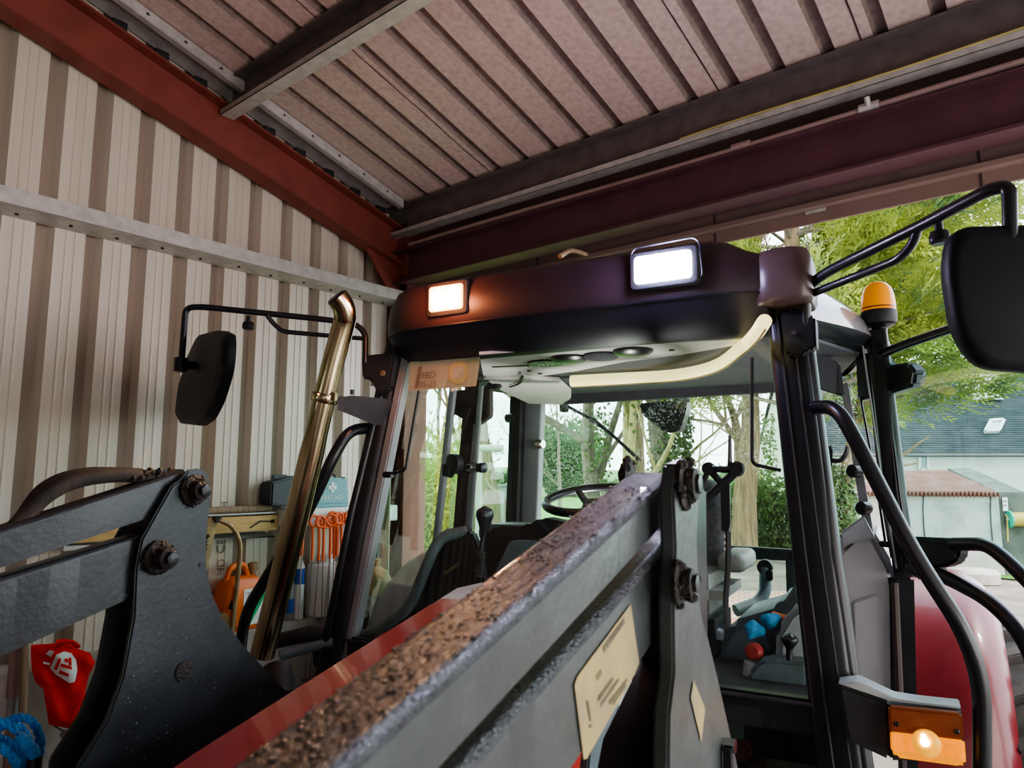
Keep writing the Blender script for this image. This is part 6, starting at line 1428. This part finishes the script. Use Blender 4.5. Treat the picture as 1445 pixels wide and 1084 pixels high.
for k in range(9): mb.tube([nd * (-.16 + k * .043) + (nv2 * math.cos(a_) + Z1 * math.sin(a_)) * .17 for a_ in [i * .3927 for i in range(16)]], .026, M['hosey'], 6, closed=True)
mb.tube(spline([nd * .1 - nv2 * .17 + V3((0, 0, -.05)), nd * .14 - nv2 * .2 + V3((0, 0, -.5)), nd * .35 - nv2 * .22 + V3((0, 0, -.75))], 5), .02, M['hosey'], 6); mb.tube([nd * -.25 + V3((0, 0, .1)), nd * -.29 + V3((0, 0, -.6))], .022, M['hosey'], 6); lab(mb.build('wound_hose', hr), 'yellow hose wound on the reel')
mb = MB(); mb.tube([nd * -.28, nd * .34], .03, M['galv'], 8); mb.tube([nv2 * .12 + nd * -.24 + V3((0, 0, .15)), nd * -.24], .02, M['galv'], 6); mb.build('reel_bracket', hr)
bt_ = onground(1426, 806, 0); mb = MB(); mb.lathe([(.22, 0), (.30, .30), (.315, .30), (.315, .33), (.28, .33), (.2, .05)], bt_, Z1, M['bluetub'], 20); tag(mb.build('blue_tub'), 'bright blue plastic tub on the grass by the outbuilding', 'tub')
mb = MB(); P = [onground(1395, 815), onground(1445, 820), onground(1520, 800), onground(1450, 789), onground(1400, 797)]; mb.poly([p + V3((0, 0, .02)) for p in P], M['grass']); struct(mb.build('grass_verge', smooth=0))
gr = onground(1380, 822); mb = MB(); mb.lathe([(.5, 0), (.5, .25), (.42, .33), (.0, .35)], gr, Z1, M['conc'], 20); tag(mb.build('concrete_cover'), 'pale round concrete cover standing in the yard behind the red mudguard', 'cover')

# ================================================================== rebase things whose empties sit at the origin
bpy.context.view_layer.update()
for o in list(C.objects):
    if o.parent is None and o.type == 'EMPTY' and o.location.length < 1e-6:
        pts = [c.matrix_world @ V3(k) for c in o.children_recursive if c.type == 'MESH' for k in c.bound_box]
        if not pts: continue
        b = V3(((min(p.x for p in pts) + max(p.x for p in pts)) / 2, (min(p.y for p in pts) + max(p.y for p in pts)) / 2, min(p.z for p in pts)))
        o.location = b
        for c in o.children: c.location = c.location - b
# ================================================================== light, sky, camera
w = bpy.data.worlds.new('World'); bpy.context.scene.world = w; w.use_nodes = True
N = w.node_tree.nodes; L = w.node_tree.links; bg = N['Background']
tc = N.new('ShaderNodeTexCoord'); sp_ = N.new('ShaderNodeSeparateXYZ'); L.new(tc.outputs['Generated'], sp_.inputs[0])
rp_ = N.new('ShaderNodeValToRGB'); e = rp_.color_ramp.elements; e[0].position = .0; e[0].color = (.80, .90, 1, 1); e[1].position = .6; e[1].color = (.55, .70, .95, 1)
L.new(sp_.outputs['Z'], rp_.inputs['Fac'])
mp = N.new('ShaderNodeMapping'); mp.inputs['Scale'].default_value = (1, 1, 2.5); nz = N.new('ShaderNodeTexNoise'); nz.inputs['Scale'].default_value = 2.2; nz.inputs['Detail'].default_value = 6
L.new(tc.outputs['Generated'], mp.inputs['Vector']); L.new(mp.outputs['Vector'], nz.inputs['Vector'])
cr = N.new('ShaderNodeValToRGB'); cr.color_ramp.elements[0].position = .38; cr.color_ramp.elements[1].position = .60
L.new(nz.outputs['Fac'], cr.inputs['Fac'])
mx = N.new('ShaderNodeMixRGB'); mx.inputs['Color2'].default_value = (1, 1, 1, 1); L.new(cr.outputs['Color'], mx.inputs['Fac']); L.new(rp_.outputs['Color'], mx.inputs['Color1'])
L.new(mx.outputs['Color'], bg.inputs['Color']); bg.inputs['Strength'].default_value = 2.9
def light(name, kind, loc, energy, col=(1, 1, 1), rot=(0, 0, 0), **k):
    l = bpy.data.lights.new(name, kind); l.energy = energy; l.color = col
    for a, b in k.items(): setattr(l, a, b)
    o = bpy.data.objects.new(name, l); C.objects.link(o); o.location = loc; o.rotation_euler = rot; return o
light('sun', 'SUN', (20, -5, 20), 1.6, (1, .95, .86), (math.radians(42), 0, math.radians(62)), angle=math.radians(6))
light('shed_fill', 'AREA', (.9, -2.2, 1.5), 10, (1, .97, .93), (math.radians(86), 0, math.radians(12)), shape='RECTANGLE', size=4.0, size_y=1.6)  # added fill lamp behind the camera, no opening on that side
dl = light('gable_fill', 'AREA', EP(6.9, 2.0, 1.3), 54, (1, .96, .92), (0, 0, 0), shape='RECTANGLE', size=3.0, size_y=1.8)  # added fill lamp aimed at the gable, inside the closed right wall
dl.rotation_euler = (-E_ + V3((0, 0, -.02))).to_track_quat('-Z', 'Y').to_euler()
def tw(p): return TO + TU * p.x + TV * p.y + V3((0, 0, p.z))
light('halogen_glow', 'POINT', tw(lc + V3((0, -.10, 0))), 4.2, (1, .32, .14), shadow_soft_size=.05)
light('led_glow', 'POINT', tw(rcn + V3((0, -.10, 0))), 6.5, (.58, .58, 1), shadow_soft_size=.05)
light('cab_fill', 'SPOT', tw(V3((.0, .55, 1.38))), 16, (1, .97, .93), (math.pi, 0, 0), spot_size=math.radians(125), spot_blend=.8, shadow_soft_size=.03)  # added upward fill to brighten the headliner; no lit lamp in the cab
light('halogen_beam', 'SPOT', tw(lc + V3((0, -.05, 0))), 26, (1, .62, .28), (math.radians(80), 0, math.radians(152)), spot_size=math.radians(80), spot_blend=.6, shadow_soft_size=.05)
cam = bpy.data.cameras.new('camera'); co = bpy.data.objects.new('camera', cam); C.objects.link(co)
cam.sensor_width = 36; cam.lens = 36 * FPX / 1445; co.location = (0, 0, EYE); co.rotation_euler = (math.pi / 2 + PIT, 0, 0)
cam.clip_start = .02; cam.clip_end = 900
cam.dof.use_dof = True; cam.dof.focus_distance = 3.0; cam.dof.aperture_fstop = 7.5
sc = bpy.context.scene; sc.camera = co
sc.view_settings.view_transform = 'AgX'; sc.view_settings.look = 'AgX - Medium High Contrast'; sc.view_settings.exposure = 1.15
sc.cycles.max_bounces = 10; sc.cycles.transparent_max_bounces = 16; sc.cycles.use_denoising = True
